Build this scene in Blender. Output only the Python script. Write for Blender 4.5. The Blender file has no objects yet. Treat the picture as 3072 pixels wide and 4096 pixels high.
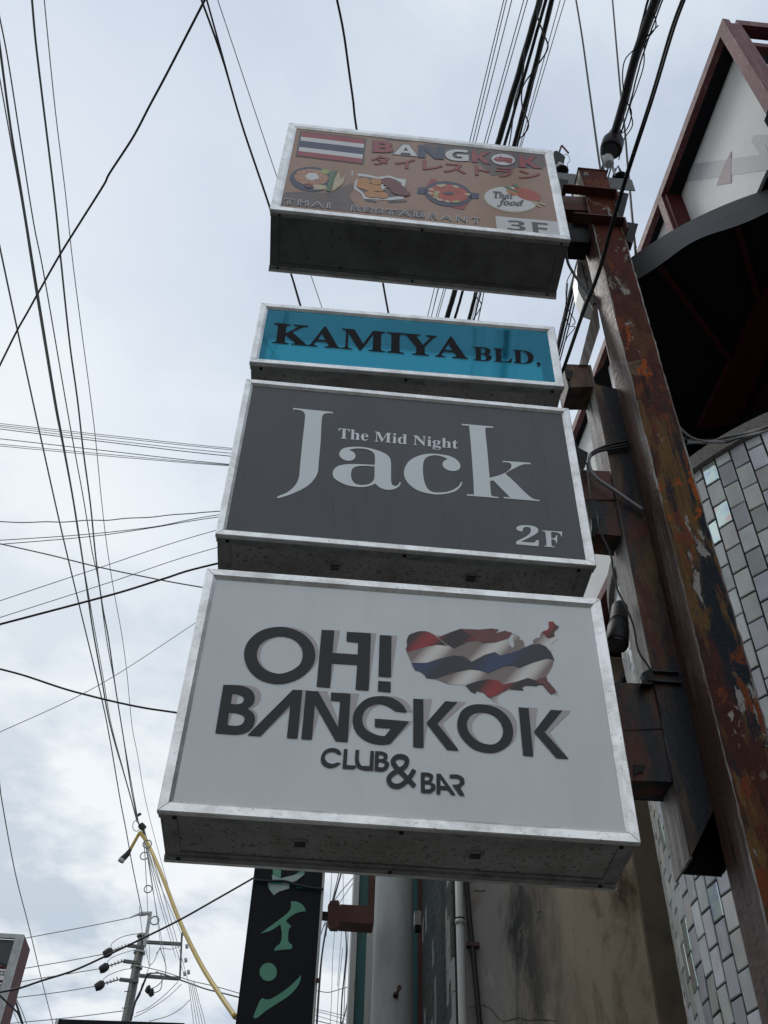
import bpy, math, random
from mathutils import Vector, Matrix
from mathutils.geometry import tessellate_polygon

random.seed(7)
SC = bpy.context.scene
COL = SC.collection

# ------------------------------------------------------------------ camera
FPX, PITCH, YAW, ROLL = 4046.1, 0.7977, 0.0651, 0.0354
CAM = Vector((0.0, 0.0, 1.6))
_F = Vector((math.sin(YAW)*math.cos(PITCH), math.cos(YAW)*math.cos(PITCH), math.sin(PITCH)))
_R0 = Vector((math.cos(YAW), -math.sin(YAW), 0.0))
_U0 = _R0.cross(_F)
_R = _R0*math.cos(ROLL) + _U0*math.sin(ROLL)
_U = -_R0*math.sin(ROLL) + _U0*math.cos(ROLL)
cd = bpy.data.cameras.new('camera')
cam = bpy.data.objects.new('camera', cd)
COL.objects.link(cam)
cd.sensor_fit = 'HORIZONTAL'
cd.sensor_width = 36.0
cd.lens = 36.0*FPX/3072.0
cd.clip_start = 0.05
cd.clip_end = 3000.0
cam.matrix_world = Matrix((
    (_R.x, _U.x, -_F.x, CAM.x), (_R.y, _U.y, -_F.y, CAM.y),
    (_R.z, _U.z, -_F.z, CAM.z), (0, 0, 0, 1)))
SC.camera = cam

# ------------------------------------------------------------------ world, sun, exposure
SUN_EL, SUN_AZ = math.radians(58), math.radians(-35)      # azimuth measured from +Y
w = bpy.data.worlds.new('World')
SC.world = w
w.use_nodes = True
nt = w.node_tree
nt.nodes.clear()
N = nt.nodes.new
L = nt.links.new
out = N('ShaderNodeOutputWorld')
bg_sky = N('ShaderNodeBackground')
bg_cl = N('ShaderNodeBackground')
mix = N('ShaderNodeMixShader')
sky = N('ShaderNodeTexSky')
sky.sky_type = 'NISHITA'
sky.sun_disc = False
sky.sun_elevation = SUN_EL
sky.sun_rotation = SUN_AZ
L(sky.outputs[0], bg_sky.inputs[0])
bg_sky.inputs[1].default_value = 0.10
tc = N('ShaderNodeTexCoord')
sep = N('ShaderNodeSeparateXYZ')
L(tc.outputs['Generated'], sep.inputs[0])
zc = N('ShaderNodeMath'); zc.operation = 'MAXIMUM'; zc.inputs[1].default_value = 0.0
L(sep.outputs[2], zc.inputs[0])
za = N('ShaderNodeMath'); za.operation = 'ADD'; za.inputs[1].default_value = 0.12
L(zc.outputs[0], za.inputs[0])
dx = N('ShaderNodeMath'); dx.operation = 'DIVIDE'
dy = N('ShaderNodeMath'); dy.operation = 'DIVIDE'
L(sep.outputs[0], dx.inputs[0]); L(za.outputs[0], dx.inputs[1])
L(sep.outputs[1], dy.inputs[0]); L(za.outputs[0], dy.inputs[1])
comb = N('ShaderNodeCombineXYZ')
L(dx.outputs[0], comb.inputs[0]); L(dy.outputs[0], comb.inputs[1])
comb.inputs[2].default_value = 3.7
n1 = N('ShaderNodeTexNoise'); n1.inputs['Scale'].default_value = 1.15
n1.inputs['Detail'].default_value = 7; n1.inputs['Roughness'].default_value = 0.55
n1.inputs['Distortion'].default_value = 0.25
L(comb.outputs[0], n1.inputs['Vector'])
n2 = N('ShaderNodeTexNoise'); n2.inputs['Scale'].default_value = 3.2
n2.inputs['Detail'].default_value = 5; n2.inputs['Roughness'].default_value = 0.6
L(comb.outputs[0], n2.inputs['Vector'])
# cloud brightness
r1 = N('ShaderNodeValToRGB')
r1.color_ramp.elements[0].position = 0.36; r1.color_ramp.elements[0].color = (0.57, 0.66, 0.80, 1)
r1.color_ramp.elements[1].position = 0.72; r1.color_ramp.elements[1].color = (0.93, 0.965, 1.0, 1)
e = r1.color_ramp.elements.new(0.52); e.color = (0.76, 0.83, 0.905, 1)
L(n1.outputs[0], r1.inputs[0])
# brighter, more broken cloud near the horizon
hz = N('ShaderNodeMapRange'); hz.inputs[1].default_value = 0.78; hz.inputs[2].default_value = 0.36
L(sep.outputs[2], hz.inputs[0])
r2 = N('ShaderNodeValToRGB')
r2.color_ramp.elements[0].position = 0.41; r2.color_ramp.elements[0].color = (0.55, 0.63, 0.72, 1)
r2.color_ramp.elements[1].position = 0.58; r2.color_ramp.elements[1].color = (0.96, 0.985, 1.0, 1)
L(n2.outputs[0], r2.inputs[0])
mx = N('ShaderNodeMix'); mx.data_type = 'RGBA'
L(hz.outputs[0], mx.inputs[0]); L(r1.outputs[0], mx.inputs[6]); L(r2.outputs[0], mx.inputs[7])
L(mx.outputs[2], bg_cl.inputs[0])
bg_cl.inputs[1].default_value = 1.0
cov = N('ShaderNodeMapRange'); cov.inputs[1].default_value = 0.30; cov.inputs[2].default_value = 0.5
cov.inputs[3].default_value = 0.72; cov.inputs[4].default_value = 0.97
L(n1.outputs[0], cov.inputs[0])
L(cov.outputs[0], mix.inputs[0])
L(bg_sky.outputs[0], mix.inputs[1]); L(bg_cl.outputs[0], mix.inputs[2])
L(mix.outputs[0], out.inputs[0])

sd = bpy.data.lights.new('sun', 'SUN')
sd.energy = 0.7
sd.angle = math.radians(20)
sd.color = (1.0, 0.97, 0.92)
sun = bpy.data.objects.new('sun', sd)
COL.objects.link(sun)
sdir = Vector((math.sin(SUN_AZ)*math.cos(SUN_EL), math.cos(SUN_AZ)*math.cos(SUN_EL), math.sin(SUN_EL)))
sun.rotation_euler = sdir.to_track_quat('Z', 'Y').to_euler()
sun.location = (0, 0, 40)

vs = SC.view_settings
vs.view_transform = 'Standard'
vs.look = 'None'
vs.exposure = 0.0
vs.gamma = 1.0
vs.use_curve_mapping = False
SC.cycles.max_bounces = 8
SC.cycles.transparent_max_bounces = 12

# ------------------------------------------------------------------ image rays -> points in the place
def ray(px, py):
    return _F + _R*((px-1536.0)/FPX) - _U*((py-2048.0)/FPX)
def atY(px, py, Y):
    d = ray(px, py); return CAM + d*((Y-CAM.y)/d.y)
def atZ(px, py, Z):
    d = ray(px, py); return CAM + d*((Z-CAM.z)/d.z)
def atPlane(px, py, p0, n):
    d = ray(px, py); return CAM + d*((p0-CAM).dot(n)/d.dot(n))
def proj(P):
    d = P-CAM; z = d.dot(_F)
    return (1536+FPX*d.dot(_R)/z, 2048-FPX*d.dot(_U)/z, z)
def crop(ox, oy, s):
    return lambda *pts: [(ox+p[0]*s, oy+p[1]*s) + tuple(p[2:]) for p in pts]

# ------------------------------------------------------------------ materials
def setin(b, k, v):
    if k in b.inputs: b.inputs[k].default_value = v
def mat(name, col, rough=0.6, metal=0.0, noise=0.0, scale=20.0, bump=0.0, bscale=None, stretch=(1, 1, 1), spec=None, coat=0.0, col2=None, ramp=(0.35, 0.65)):
    m = bpy.data.materials.new(name); m.use_nodes = True
    t = m.node_tree; b = t.nodes['Principled BSDF']
    b.inputs['Base Color'].default_value = (*col, 1)
    b.inputs['Roughness'].default_value = rough
    b.inputs['Metallic'].default_value = metal
    if spec is not None: setin(b, 'Specular IOR Level', spec)
    if coat: setin(b, 'Coat Weight', coat); setin(b, 'Coat Roughness', 0.08)
    if noise or col2 or bump:
        tcn = t.nodes.new('ShaderNodeTexCoord'); mp = t.nodes.new('ShaderNodeMapping')
        mp.inputs['Scale'].default_value = stretch
        t.links.new(tcn.outputs['Object'], mp.inputs[0])
        if noise or col2:
            nz = t.nodes.new('ShaderNodeTexNoise'); nz.inputs['Scale'].default_value = scale
            nz.inputs['Detail'].default_value = 8; nz.inputs['Roughness'].default_value = 0.65
            t.links.new(mp.outputs[0], nz.inputs['Vector'])
            cr = t.nodes.new('ShaderNodeValToRGB')
            cr.color_ramp.elements[0].position = ramp[0]; cr.color_ramp.elements[1].position = ramp[1]
            c2 = col2 if col2 else tuple(max(0, c*(1-noise)) for c in col)
            cr.color_ramp.elements[0].color = (*c2, 1); cr.color_ramp.elements[1].color = (*col, 1)
            t.links.new(nz.outputs[0], cr.inputs[0]); t.links.new(cr.outputs[0], b.inputs['Base Color'])
        if bump:
            nb = t.nodes.new('ShaderNodeTexNoise'); nb.inputs['Scale'].default_value = bscale or scale*3
            nb.inputs['Detail'].default_value = 6
            t.links.new(mp.outputs[0], nb.inputs['Vector'])
            bp = t.nodes.new('ShaderNodeBump'); bp.inputs['Strength'].default_value = bump
            bp.inputs['Distance'].default_value = 0.01
            t.links.new(nb.outputs[0], bp.inputs['Height']); t.links.new(bp.outputs[0], b.inputs['Normal'])
    return m

def layered(name, layers, rough=(0.4, 0.75), bump=0.4, bscale=40, base=(0.1, 0.03, 0.02), metal=0.0, spec=0.35):
    """base colour with several noise masked layers: (colour, scale, stretch, lo, hi[, zlo, zhi])"""
    m = bpy.data.materials.new(name); m.use_nodes = True
    t = m.node_tree; b = t.nodes['Principled BSDF']
    tcn = t.nodes.new('ShaderNodeTexCoord')
    geo = t.nodes.new('ShaderNodeNewGeometry'); sp = t.nodes.new('ShaderNodeSeparateXYZ')
    t.links.new(geo.outputs['Position'], sp.inputs[0])
    b.inputs['Metallic'].default_value = metal
    setin(b, 'Specular IOR Level', spec)
    prev = None
    for i, ly in enumerate(layers):
        c, s, st, lo, hi = ly[:5]
        mp = t.nodes.new('ShaderNodeMapping'); mp.inputs['Scale'].default_value = st
        mp.inputs['Location'].default_value = (i*3.1, i*1.7, i*5.3)
        t.links.new(geo.outputs['Position'], mp.inputs[0])
        nz = t.nodes.new('ShaderNodeTexNoise'); nz.inputs['Scale'].default_value = s
        nz.inputs['Detail'].default_value = 9; nz.inputs['Roughness'].default_value = 0.68
        nz.inputs['Distortion'].default_value = 0.4
        t.links.new(mp.outputs[0], nz.inputs['Vector'])
        mr = t.nodes.new('ShaderNodeMapRange'); mr.inputs[1].default_value = lo; mr.inputs[2].default_value = hi
        t.links.new(nz.outputs[0], mr.inputs[0])
        fac = mr.outputs[0]
        if len(ly) > 5:
            zr = t.nodes.new('ShaderNodeMapRange'); zr.inputs[1].default_value = ly[5]; zr.inputs[2].default_value = ly[6]
            t.links.new(sp.outputs[ly[7] if len(ly) > 7 else 2], zr.inputs[0])
            mu = t.nodes.new('ShaderNodeMath'); mu.operation = 'MULTIPLY'
            t.links.new(fac, mu.inputs[0]); t.links.new(zr.outputs[0], mu.inputs[1]); fac = mu.outputs[0]
        mxn = t.nodes.new('ShaderNodeMix'); mxn.data_type = 'RGBA'
        t.links.new(fac, mxn.inputs[0])
        if prev is None: mxn.inputs[6].default_value = (*base, 1)
        else: t.links.new(prev, mxn.inputs[6])
        mxn.inputs[7].default_value = (*c, 1)
        prev = mxn.outputs[2]
    t.links.new(prev, b.inputs['Base Color'])
    nb = t.nodes.new('ShaderNodeTexNoise'); nb.inputs['Scale'].default_value = bscale; nb.inputs['Detail'].default_value = 8
    t.links.new(geo.outputs['Position'], nb.inputs['Vector'])
    bp = t.nodes.new('ShaderNodeBump'); bp.inputs['Strength'].default_value = bump; bp.inputs['Distance'].default_value = 0.006
    t.links.new(nb.outputs[0], bp.inputs['Height']); t.links.new(bp.outputs[0], b.inputs['Normal'])
    rr = t.nodes.new('ShaderNodeMapRange'); rr.inputs[3].default_value = rough[0]; rr.inputs[4].default_value = rough[1]
    t.links.new(nb.outputs[0], rr.inputs[0]); t.links.new(rr.outputs[0], b.inputs['Roughness'])
    return m

V1 = (1, 1, 1)
SZ = (1, 1, 0.16)
M = {}
M['alu'] = layered('weathered_aluminium', [((0.66, 0.65, 0.63), 9, (1, 1, 1), 0.42, 0.62), ((0.42, 0.41, 0.39), 70, V1, 0.58, 0.68), ((0.50, 0.49, 0.46), 4, (1, 1, 3), 0.55, 0.72)], base=(0.88, 0.88, 0.87), rough=(0.28, 0.45), bump=0.08, bscale=90, metal=0.85)
M['casing'] = layered('grimy_white_casing', [((0.24, 0.23, 0.205), 3, (1, 1, 1), 0.4, 0.68), ((0.10, 0.095, 0.08), 60, V1, 0.56, 0.62), ((0.06, 0.055, 0.05), 120, V1, 0.60, 0.66)], base=(0.42, 0.41, 0.385), rough=(0.5, 0.8), bump=0.2, bscale=100)
M['casing_dark'] = layered('scratched_dark_casing', [((0.09, 0.09, 0.09), 4, V1, 0.4, 0.7), ((0.035, 0.035, 0.035), 22, (1, 1, 1), 0.61, 0.66), ((0.30, 0.29, 0.28), 12, (1, 1, 1), 0.66, 0.74)], base=(0.17, 0.17, 0.17), rough=(0.4, 0.7), bump=0.15)
M['lip'] = layered('grimy_lip', [((0.16, 0.16, 0.15), 12, V1, 0.45, 0.7)], base=(0.34, 0.335, 0.32), rough=(0.4, 0.7), bump=0.1)
M['white_in'] = mat('white_interior', (0.78, 0.78, 0.76), 0.6)
M['panel_white'] = layered('frosted_white_acrylic', [((0.68, 0.70, 0.70), 1.3, (1, 1, 0.5), 0.42, 0.62), ((0.70, 0.715, 0.71), 9, (1, 1, 0.08), 0.52, 0.64), ((0.30, 0.29, 0.27), 46, V1, 0.735, 0.76)], base=(0.745, 0.77, 0.77), rough=(0.24, 0.34), bump=0.03, bscale=6, spec=0.5)
M['panel_grey'] = layered('charcoal_acrylic', [((0.10, 0.104, 0.11), 3, (1, 1, 0.35), 0.4, 0.7), ((0.055, 0.055, 0.058), 16, (1, 1, 0.12), 0.58, 0.72)], base=(0.082, 0.085, 0.09), rough=(0.28, 0.36), bump=0.02)
M['panel_brown'] = mat('brown_print', (0.37, 0.22, 0.145), 0.3, noise=0.1, scale=6)
M['ink'] = mat('dark_print', (0.045, 0.048, 0.05), 0.4, spec=0.2)
M['ink_black'] = mat('black_letter', (0.006, 0.006, 0.008), 0.5, spec=0.08)
M['lavender'] = mat('pale_mauve_print', (0.47, 0.43, 0.43), 0.35)
M['letter_white'] = mat('frosted_letter', (0.78, 0.81, 0.83), 0.2, noise=0.06, scale=3)
M['pwhite'] = mat('print_white', (0.66, 0.66, 0.66), 0.35)
M['pred'] = mat('print_red', (0.33, 0.055, 0.06), 0.35)
M['pblue'] = mat('print_navy', (0.05, 0.065, 0.11), 0.35)
M['pdark'] = mat('print_charcoal', (0.085, 0.08, 0.085), 0.35)
M['pbrown2'] = mat('print_smoky_brown', (0.17, 0.125, 0.11), 0.35, noise=0.25, scale=14)
M['porange'] = mat('print_orange', (0.62, 0.28, 0.09), 0.35, noise=0.3, scale=40)
M['pnoodle'] = mat('print_noodle', (0.58, 0.33, 0.2), 0.35, col2=(0.3, 0.12, 0.08), scale=60)
M['pmaroon'] = mat('print_maroon', (0.2, 0.06, 0.055), 0.35, noise=0.3, scale=30)
M['psoup'] = mat('print_soup', (0.5, 0.09, 0.05), 0.35, noise=0.3, scale=30)
M['pgreen'] = mat('print_green', (0.12, 0.22, 0.12), 0.35, noise=0.3, scale=30)
M['plime'] = mat('print_lime', (0.38, 0.42, 0.15), 0.35)
M['pcream'] = mat('print_cream', (0.6, 0.5, 0.33), 0.35, noise=0.25, scale=30)
def wavey(name, c1, c2, sc, ph):
    m = bpy.data.materials.new(name); m.use_nodes = True; t = m.node_tree; b = t.nodes['Principled BSDF']
    g = t.nodes.new('ShaderNodeNewGeometry'); mp = t.nodes.new('ShaderNodeMapping')
    mp.inputs['Rotation'].default_value = (0, math.radians(-35), 0); mp.inputs['Location'].default_value = (ph, 0, 0)
    t.links.new(g.outputs['Position'], mp.inputs[0])
    wv = t.nodes.new('ShaderNodeTexWave'); wv.inputs['Scale'].default_value = sc; wv.inputs['Distortion'].default_value = 0.6
    t.links.new(mp.outputs[0], wv.inputs['Vector'])
    cr = t.nodes.new('ShaderNodeValToRGB'); cr.color_ramp.elements[0].color = (*c1, 1); cr.color_ramp.elements[1].color = (*c2, 1)
    cr.color_ramp.elements[0].position = 0.35; cr.color_ramp.elements[1].position = 1.0
    t.links.new(wv.outputs[0], cr.inputs[0]); t.links.new(cr.outputs[0], b.inputs['Base Color']); b.inputs['Roughness'].default_value = 0.3
    return m
M['wcream'] = wavey('flag_cream_wave', (0.26, 0.20, 0.18), (0.78, 0.73, 0.68), 2.1, 0.0)
M['wred'] = wavey('flag_red_wave', (0.03, 0.02, 0.02), (0.36, 0.025, 0.03), 2.1, 0.35)
M['wblue'] = wavey('flag_blue_wave', (0.028, 0.034, 0.044), (0.035, 0.055, 0.14), 1.6, 0.2)
M['rust'] = layered('rusty_peeling_paint', [
    ((0.014, 0.019, 0.025), 2.2, (1.8, 1.8, 0.40), 0.38, 0.47, 6.0, 5.0),
    ((0.13, 0.072, 0.025), 4.0, (2, 2, 0.28), 0.50, 0.56, 6.6, 5.4),
    ((0.055, 0.018, 0.014), 5, (1.5, 1.5, 0.35), 0.52, 0.60),
    ((0.12, 0.085, 0.055), 7, (1, 1, 0.6), 0.585, 0.60),
    ((0.28, 0.26, 0.24), 9, (1, 1, 0.40), 0.595, 0.615),
    ((0.32, 0.070, 0.010), 4.5, (1, 1, 0.50), 0.605, 0.62),
    ((0.15, 0.042, 0.016), 11, (1, 1, 0.35), 0.56, 0.60),
    ((0.015, 0.010, 0.010), 16, (1, 1, 0.10), 0.585, 0.66)], base=(0.085, 0.022, 0.014), rough=(0.5, 0.85), bump=1.0, bscale=45, spec=0.12)
M['rust_dark'] = layered('dark_streaked_steel', [
    ((0.13, 0.078, 0.034), 3.4, (1.8, 1.8, 0.3), 0.47, 0.60),
    ((0.085, 0.027, 0.018), 5, (1.5, 1.5, 0.45), 0.50, 0.58),
    ((0.015, 0.016, 0.02), 6, (1, 1, 0.3), 0.5, 0.62)], base=(0.018, 0.021, 0.026), rough=(0.35, 0.65), bump=0.5, bscale=50, spec=0.25)
M['peeled'] = layered('peeled_grey_primer', [
    ((0.13, 0.10, 0.085), 9, (1, 1, 0.10), 0.46, 0.56),
    ((0.035, 0.03, 0.028), 14, (1, 1, 0.08), 0.57, 0.63),
    ((0.50, 0.49, 0.47), 7, (1, 1, 0.15), 0.58, 0.68)], base=(0.30, 0.285, 0.265), rough=(0.4, 0.75), bump=0.7, bscale=45)
M['bark'] = layered('brown_weathered_face', [
    ((0.16, 0.14, 0.125), 8, (1, 1, 0.10), 0.54, 0.64),
    ((0.02, 0.015, 0.014), 16, (1, 1, 0.07), 0.55, 0.62),
    ((0.22, 0.06, 0.015), 6, (1, 1, 0.2), 0.66, 0.70),
    ((0.26, 0.245, 0.23), 6, (1, 1, 0.12), 0.50, 0.62, 4.6, 6.2)], base=(0.085, 0.042, 0.032), rough=(0.3, 0.7), bump=0.8, bscale=40)
M['rust_brown'] = layered('red_brown_primer', [((0.05, 0.03, 0.025), 5, (1, 1, 0.5), 0.5, 0.65), ((0.14, 0.06, 0.025), 12, V1, 0.6, 0.68)], base=(0.10, 0.030, 0.025), rough=(0.35, 0.7), bump=0.25)
M['black_steel'] = mat('black_steel', (0.008, 0.008, 0.009), 0.5, noise=0.3, scale=30, spec=0.2)
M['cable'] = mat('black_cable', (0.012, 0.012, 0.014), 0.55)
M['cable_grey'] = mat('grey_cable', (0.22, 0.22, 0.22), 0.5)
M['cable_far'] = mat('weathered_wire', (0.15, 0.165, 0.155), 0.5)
M['galv'] = mat('galvanised_steel', (0.42, 0.44, 0.43), 0.5, metal=0.3, noise=0.3, scale=15)
M['galv_dark'] = mat('tarnished_galvanised', (0.13, 0.135, 0.13), 0.5, metal=0.3, noise=0.4, scale=20)
M['maroon'] = layered('chalky_maroon_paint', [((0.24, 0.135, 0.14), 26, (1, 1, 0.3), 0.5, 0.68), ((0.10, 0.03, 0.034), 4, V1, 0.5, 0.7)], base=(0.165, 0.05, 0.058), rough=(0.45, 0.7), bump=0.15)
M['maroon_dark'] = mat('deep_red_paint', (0.085, 0.016, 0.02), 0.6, noise=0.2, scale=5, spec=0.15)
M['fabric'] = mat('frosted_sheet', (0.74, 0.74, 0.72), 0.55, noise=0.10, scale=2.5, bump=0.15, bscale=160)
M['fabric_grey'] = mat('grey_backing_beam_shade', (0.48, 0.49, 0.50), 0.55, noise=0.08, scale=8)  # sheet backing, and the beam shadows painted on the fascia
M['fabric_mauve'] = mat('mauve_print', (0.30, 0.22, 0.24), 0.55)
M['vinyl'] = mat('grey_vinyl', (0.095, 0.10, 0.105), 0.45, noise=0.2, scale=3, bump=0.2, bscale=4)
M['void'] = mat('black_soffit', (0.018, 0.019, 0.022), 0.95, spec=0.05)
M['darkglass'] = mat('dark_glass', (0.008, 0.008, 0.010), 0.2)
M['grout'] = mat('dark_grout', (0.035, 0.034, 0.033), 0.9, noise=0.3, scale=40)
M['coping'] = mat('granular_stone', (0.30, 0.28, 0.245), 0.8, col2=(0.09, 0.085, 0.075), scale=130, bump=0.6, bscale=140)
M['mortar'] = layered('stained_mortar', [
    ((0.28, 0.265, 0.245), 0.9, (1, 1, 0.3), 0.25, 0.45, 1.75, 1.2, 0),
    ((0.045, 0.046, 0.048), 2.6, (1, 1, 0.22), 0.46, 0.58, 1.85, 1.3, 0),
    ((0.46, 0.42, 0.34), 4.5, (1, 1, 0.5), 0.60, 0.72),
    ((0.16, 0.11, 0.07), 2.6, (1, 1, 0.35), 0.54, 0.68)], base=(0.57, 0.465, 0.335), rough=(0.8, 0.95), bump=0.5, bscale=70)
M['mortar_dark'] = layered('shaded_brown_mortar', [((0.13, 0.11, 0.08), 2, V1, 0.45, 0.7)], base=(0.23, 0.185, 0.13), rough=(0.8, 0.95), bump=0.4, bscale=70)  # darker mortar copy, puts the shadow on the wall pier into its colour
M['concrete'] = layered('pole_concrete', [((0.30, 0.305, 0.30), 4, (1, 1, 0.3), 0.4, 0.65), ((0.42, 0.425, 0.42), 50, (1, 1, 1), 0.6, 0.72)], base=(0.40, 0.41, 0.405), rough=(0.75, 0.9), bump=0.25, bscale=120)
M['teal'] = mat('teal_sheet', (0.025, 0.13, 0.125), 0.4, noise=0.15, scale=2)
M['whitebar'] = layered('chipped_white_bar', [((0.28, 0.10, 0.03), 6, (1, 1, 0.25), 0.60, 0.66)], base=(0.48, 0.47, 0.45), rough=(0.4, 0.7), bump=0.1)
M['pvc'] = mat('pvc_pipe', (0.36, 0.37, 0.34), 0.4, noise=0.12, scale=5)
M['black_sign'] = mat('black_sign_sheet', (0.009, 0.011, 0.014), 0.5, noise=0.1, scale=2, spec=0.15)
M['green_ink'] = mat('green_lettering', (0.10, 0.34, 0.22), 0.4, noise=0.15, scale=6)
M['green_bright'] = mat('bright_green_tape', (0.03, 0.30, 0.16), 0.4)
M['pale_patch'] = mat('pale_green_patch', (0.36, 0.44, 0.42), 0.4)
M['yellow'] = mat('yellow_cable_guard', (0.50, 0.34, 0.03), 0.4, noise=0.15, scale=6)
M['ceramic'] = mat('grey_ceramic', (0.42, 0.43, 0.44), 0.25)
M['white_plastic'] = mat('white_plastic', (0.62, 0.63, 0.62), 0.35)
M['asphalt'] = mat('asphalt', (0.055, 0.055, 0.056), 0.9, noise=0.3, scale=3, bump=0.4, bscale=150)
M['paving'] = mat('paving', (0.22, 0.215, 0.20), 0.85, noise=0.2, scale=4, bump=0.2)
M['ground'] = mat('ground', (0.10, 0.10, 0.095), 0.95, noise=0.2, scale=0.5)
M['line'] = mat('road_paint', (0.7, 0.7, 0.68), 0.7, noise=0.2, scale=20)
M['darkmesh'] = mat('shop_sign_dark', (0.03, 0.032, 0.036), 0.4)
M['wallplain'] = mat('plain_render', (0.28, 0.26, 0.22), 0.9, noise=0.15, scale=1)

def glass_blue():
    m = bpy.data.materials.new('blue_translucent_acrylic'); m.use_nodes = True; t = m.node_tree; t.nodes.clear()
    o = t.nodes.new('ShaderNodeOutputMaterial')
    tr = t.nodes.new('ShaderNodeBsdfTransparent'); tr.inputs[0].default_value = (0.24, 0.70, 0.83, 1)
    df = t.nodes.new('ShaderNodeBsdfDiffuse'); df.inputs[0].default_value = (0.002, 0.40, 0.62, 1)
    gl = t.nodes.new('ShaderNodeBsdfGlossy'); gl.inputs['Roughness'].default_value = 0.06
    fr = t.nodes.new('ShaderNodeFresnel'); fr.inputs[0].default_value = 1.45
    m1 = t.nodes.new('ShaderNodeMixShader'); m1.inputs[0].default_value = 0.10
    m2 = t.nodes.new('ShaderNodeMixShader')
    t.links.new(tr.outputs[0], m1.inputs[1]); t.links.new(df.outputs[0], m1.inputs[2])
    fm = t.nodes.new('ShaderNodeMath'); fm.operation = 'MULTIPLY'; fm.inputs[1].default_value = 0.45
    t.links.new(fr.outputs[0], fm.inputs[0]); t.links.new(fm.outputs[0], m2.inputs[0]); t.links.new(m1.outputs[0], m2.inputs[1]); t.links.new(gl.outputs[0], m2.inputs[2])
    t.links.new(m2.outputs[0], o.inputs[0])
    return m
M['panel_blue'] = glass_blue()
def back_acrylic():
    m = bpy.data.materials.new('backlit_rear_acrylic'); m.use_nodes = True; t = m.node_tree; t.nodes.clear()
    o = t.nodes.new('ShaderNodeOutputMaterial')
    tr = t.nodes.new('ShaderNodeBsdfTranslucent'); tr.inputs[0].default_value = (0.95, 0.97, 0.98, 1)
    df = t.nodes.new('ShaderNodeBsdfDiffuse'); df.inputs[0].default_value = (0.5, 0.62, 0.66, 1)
    m1 = t.nodes.new('ShaderNodeMixShader'); m1.inputs[0].default_value = 0.12
    t.links.new(tr.outputs[0], m1.inputs[1]); t.links.new(df.outputs[0], m1.inputs[2]); t.links.new(m1.outputs[0], o.inputs[0])
    return m
M['back_acrylic'] = back_acrylic()

def tile_mat(name, col, film, rough):
    m = bpy.data.materials.new(name); m.use_nodes = True; t = m.node_tree; b = t.nodes['Principled BSDF']
    b.inputs['Roughness'].default_value = rough
    g = t.nodes.new('ShaderNodeNewGeometry')
    oi = t.nodes.new('ShaderNodeObjectInfo')
    nz = t.nodes.new('ShaderNodeTexNoise'); nz.inputs['Scale'].default_value = 9; nz.inputs['Detail'].default_value = 5
    t.links.new(g.outputs['Position'], nz.inputs['Vector'])
    cr = t.nodes.new('ShaderNodeValToRGB')
    cr.color_ramp.elements[0].position = 0.3; cr.color_ramp.elements[1].position = 0.7
    cr.color_ramp.elements[0].color = (*[c*0.78 for c in col], 1); cr.color_ramp.elements[1].color = (*col, 1)
    t.links.new(nz.outputs[0], cr.inputs[0])
    hv = t.nodes.new('ShaderNodeHueSaturation')
    mr = t.nodes.new('ShaderNodeMapRange'); mr.inputs[3].default_value = 0.68; mr.inputs[4].default_value = 1.08
    t.links.new(oi.outputs['Random'], mr.inputs[0]); t.links.new(mr.outputs[0], hv.inputs['Value'])
    t.links.new(cr.outputs[0], hv.inputs['Color']); t.links.new(hv.outputs[0], b.inputs['Base Color'])
    setin(b, 'Specular IOR Level', 0.9 if film else 0.6)
    if film:
        setin(b, 'Metallic', 0.6)
        e_ = cr.color_ramp
        e_.elements[0].position = 0.36; e_.elements[1].position = 0.66
        e_.elements[0].color = (0.62, 0.66, 0.82, 1); e_.elements[1].color = (0.86, 0.80, 0.62, 1)  # rainbow sheen of the glaze painted into the base colour
        for ps, cl in ((0.44, (0.68, 0.88, 0.85, 1)), (0.50, (0.80, 0.88, 0.84, 1)), (0.56, (0.70, 0.86, 0.74, 1)), (0.61, (0.85, 0.62, 0.66, 1))):
            q_ = e_.elements.new(ps); q_.color = cl
        mf = t.nodes.new('ShaderNodeMapRange'); mf.inputs[1].default_value = 0.3; mf.inputs[2].default_value = 0.7
        mf.inputs[3].default_value = film-130; mf.inputs[4].default_value = film+170
        t.links.new(nz.outputs[0], mf.inputs[0])
        if 'Thin Film Thickness' in b.inputs: t.links.new(mf.outputs[0], b.inputs['Thin Film Thickness'])
        setin(b, 'Thin Film IOR', 1.7)
    nb = t.nodes.new('ShaderNodeTexNoise'); nb.inputs['Scale'].default_value = 22
    t.links.new(g.outputs['Position'], nb.inputs['Vector'])
    bp = t.nodes.new('ShaderNodeBump'); bp.inputs['Strength'].default_value = 0.25; bp.inputs['Distance'].default_value = 0.004
    t.links.new(nb.outputs[0], bp.inputs['Height']); t.links.new(bp.outputs[0], b.inputs['Normal'])
    return m
TILES = [tile_mat('pearl_grey_glaze', (0.66, 0.69, 0.68), 0, 0.16), tile_mat('lilac_grey_glaze', (0.66, 0.66, 0.71), 0, 0.14),
         tile_mat('green_grey_glaze', (0.63, 0.67, 0.62), 0, 0.18), tile_mat('warm_grey_glaze', (0.67, 0.65, 0.62), 0, 0.2),
         tile_mat('lustre_glaze', (0.50, 0.54, 0.54), 430, 0.16), tile_mat('rainbow_lustre_glaze', (0.60, 0.62, 0.58), 560, 0.14)]
M['dark_tile'] = mat('dark_brown_tile', (0.10, 0.095, 0.085), 0.3, noise=0.4, scale=9)
M['shiny_tile'] = mat('shiny_edge_tile', (0.45, 0.45, 0.43), 0.15)

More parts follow.
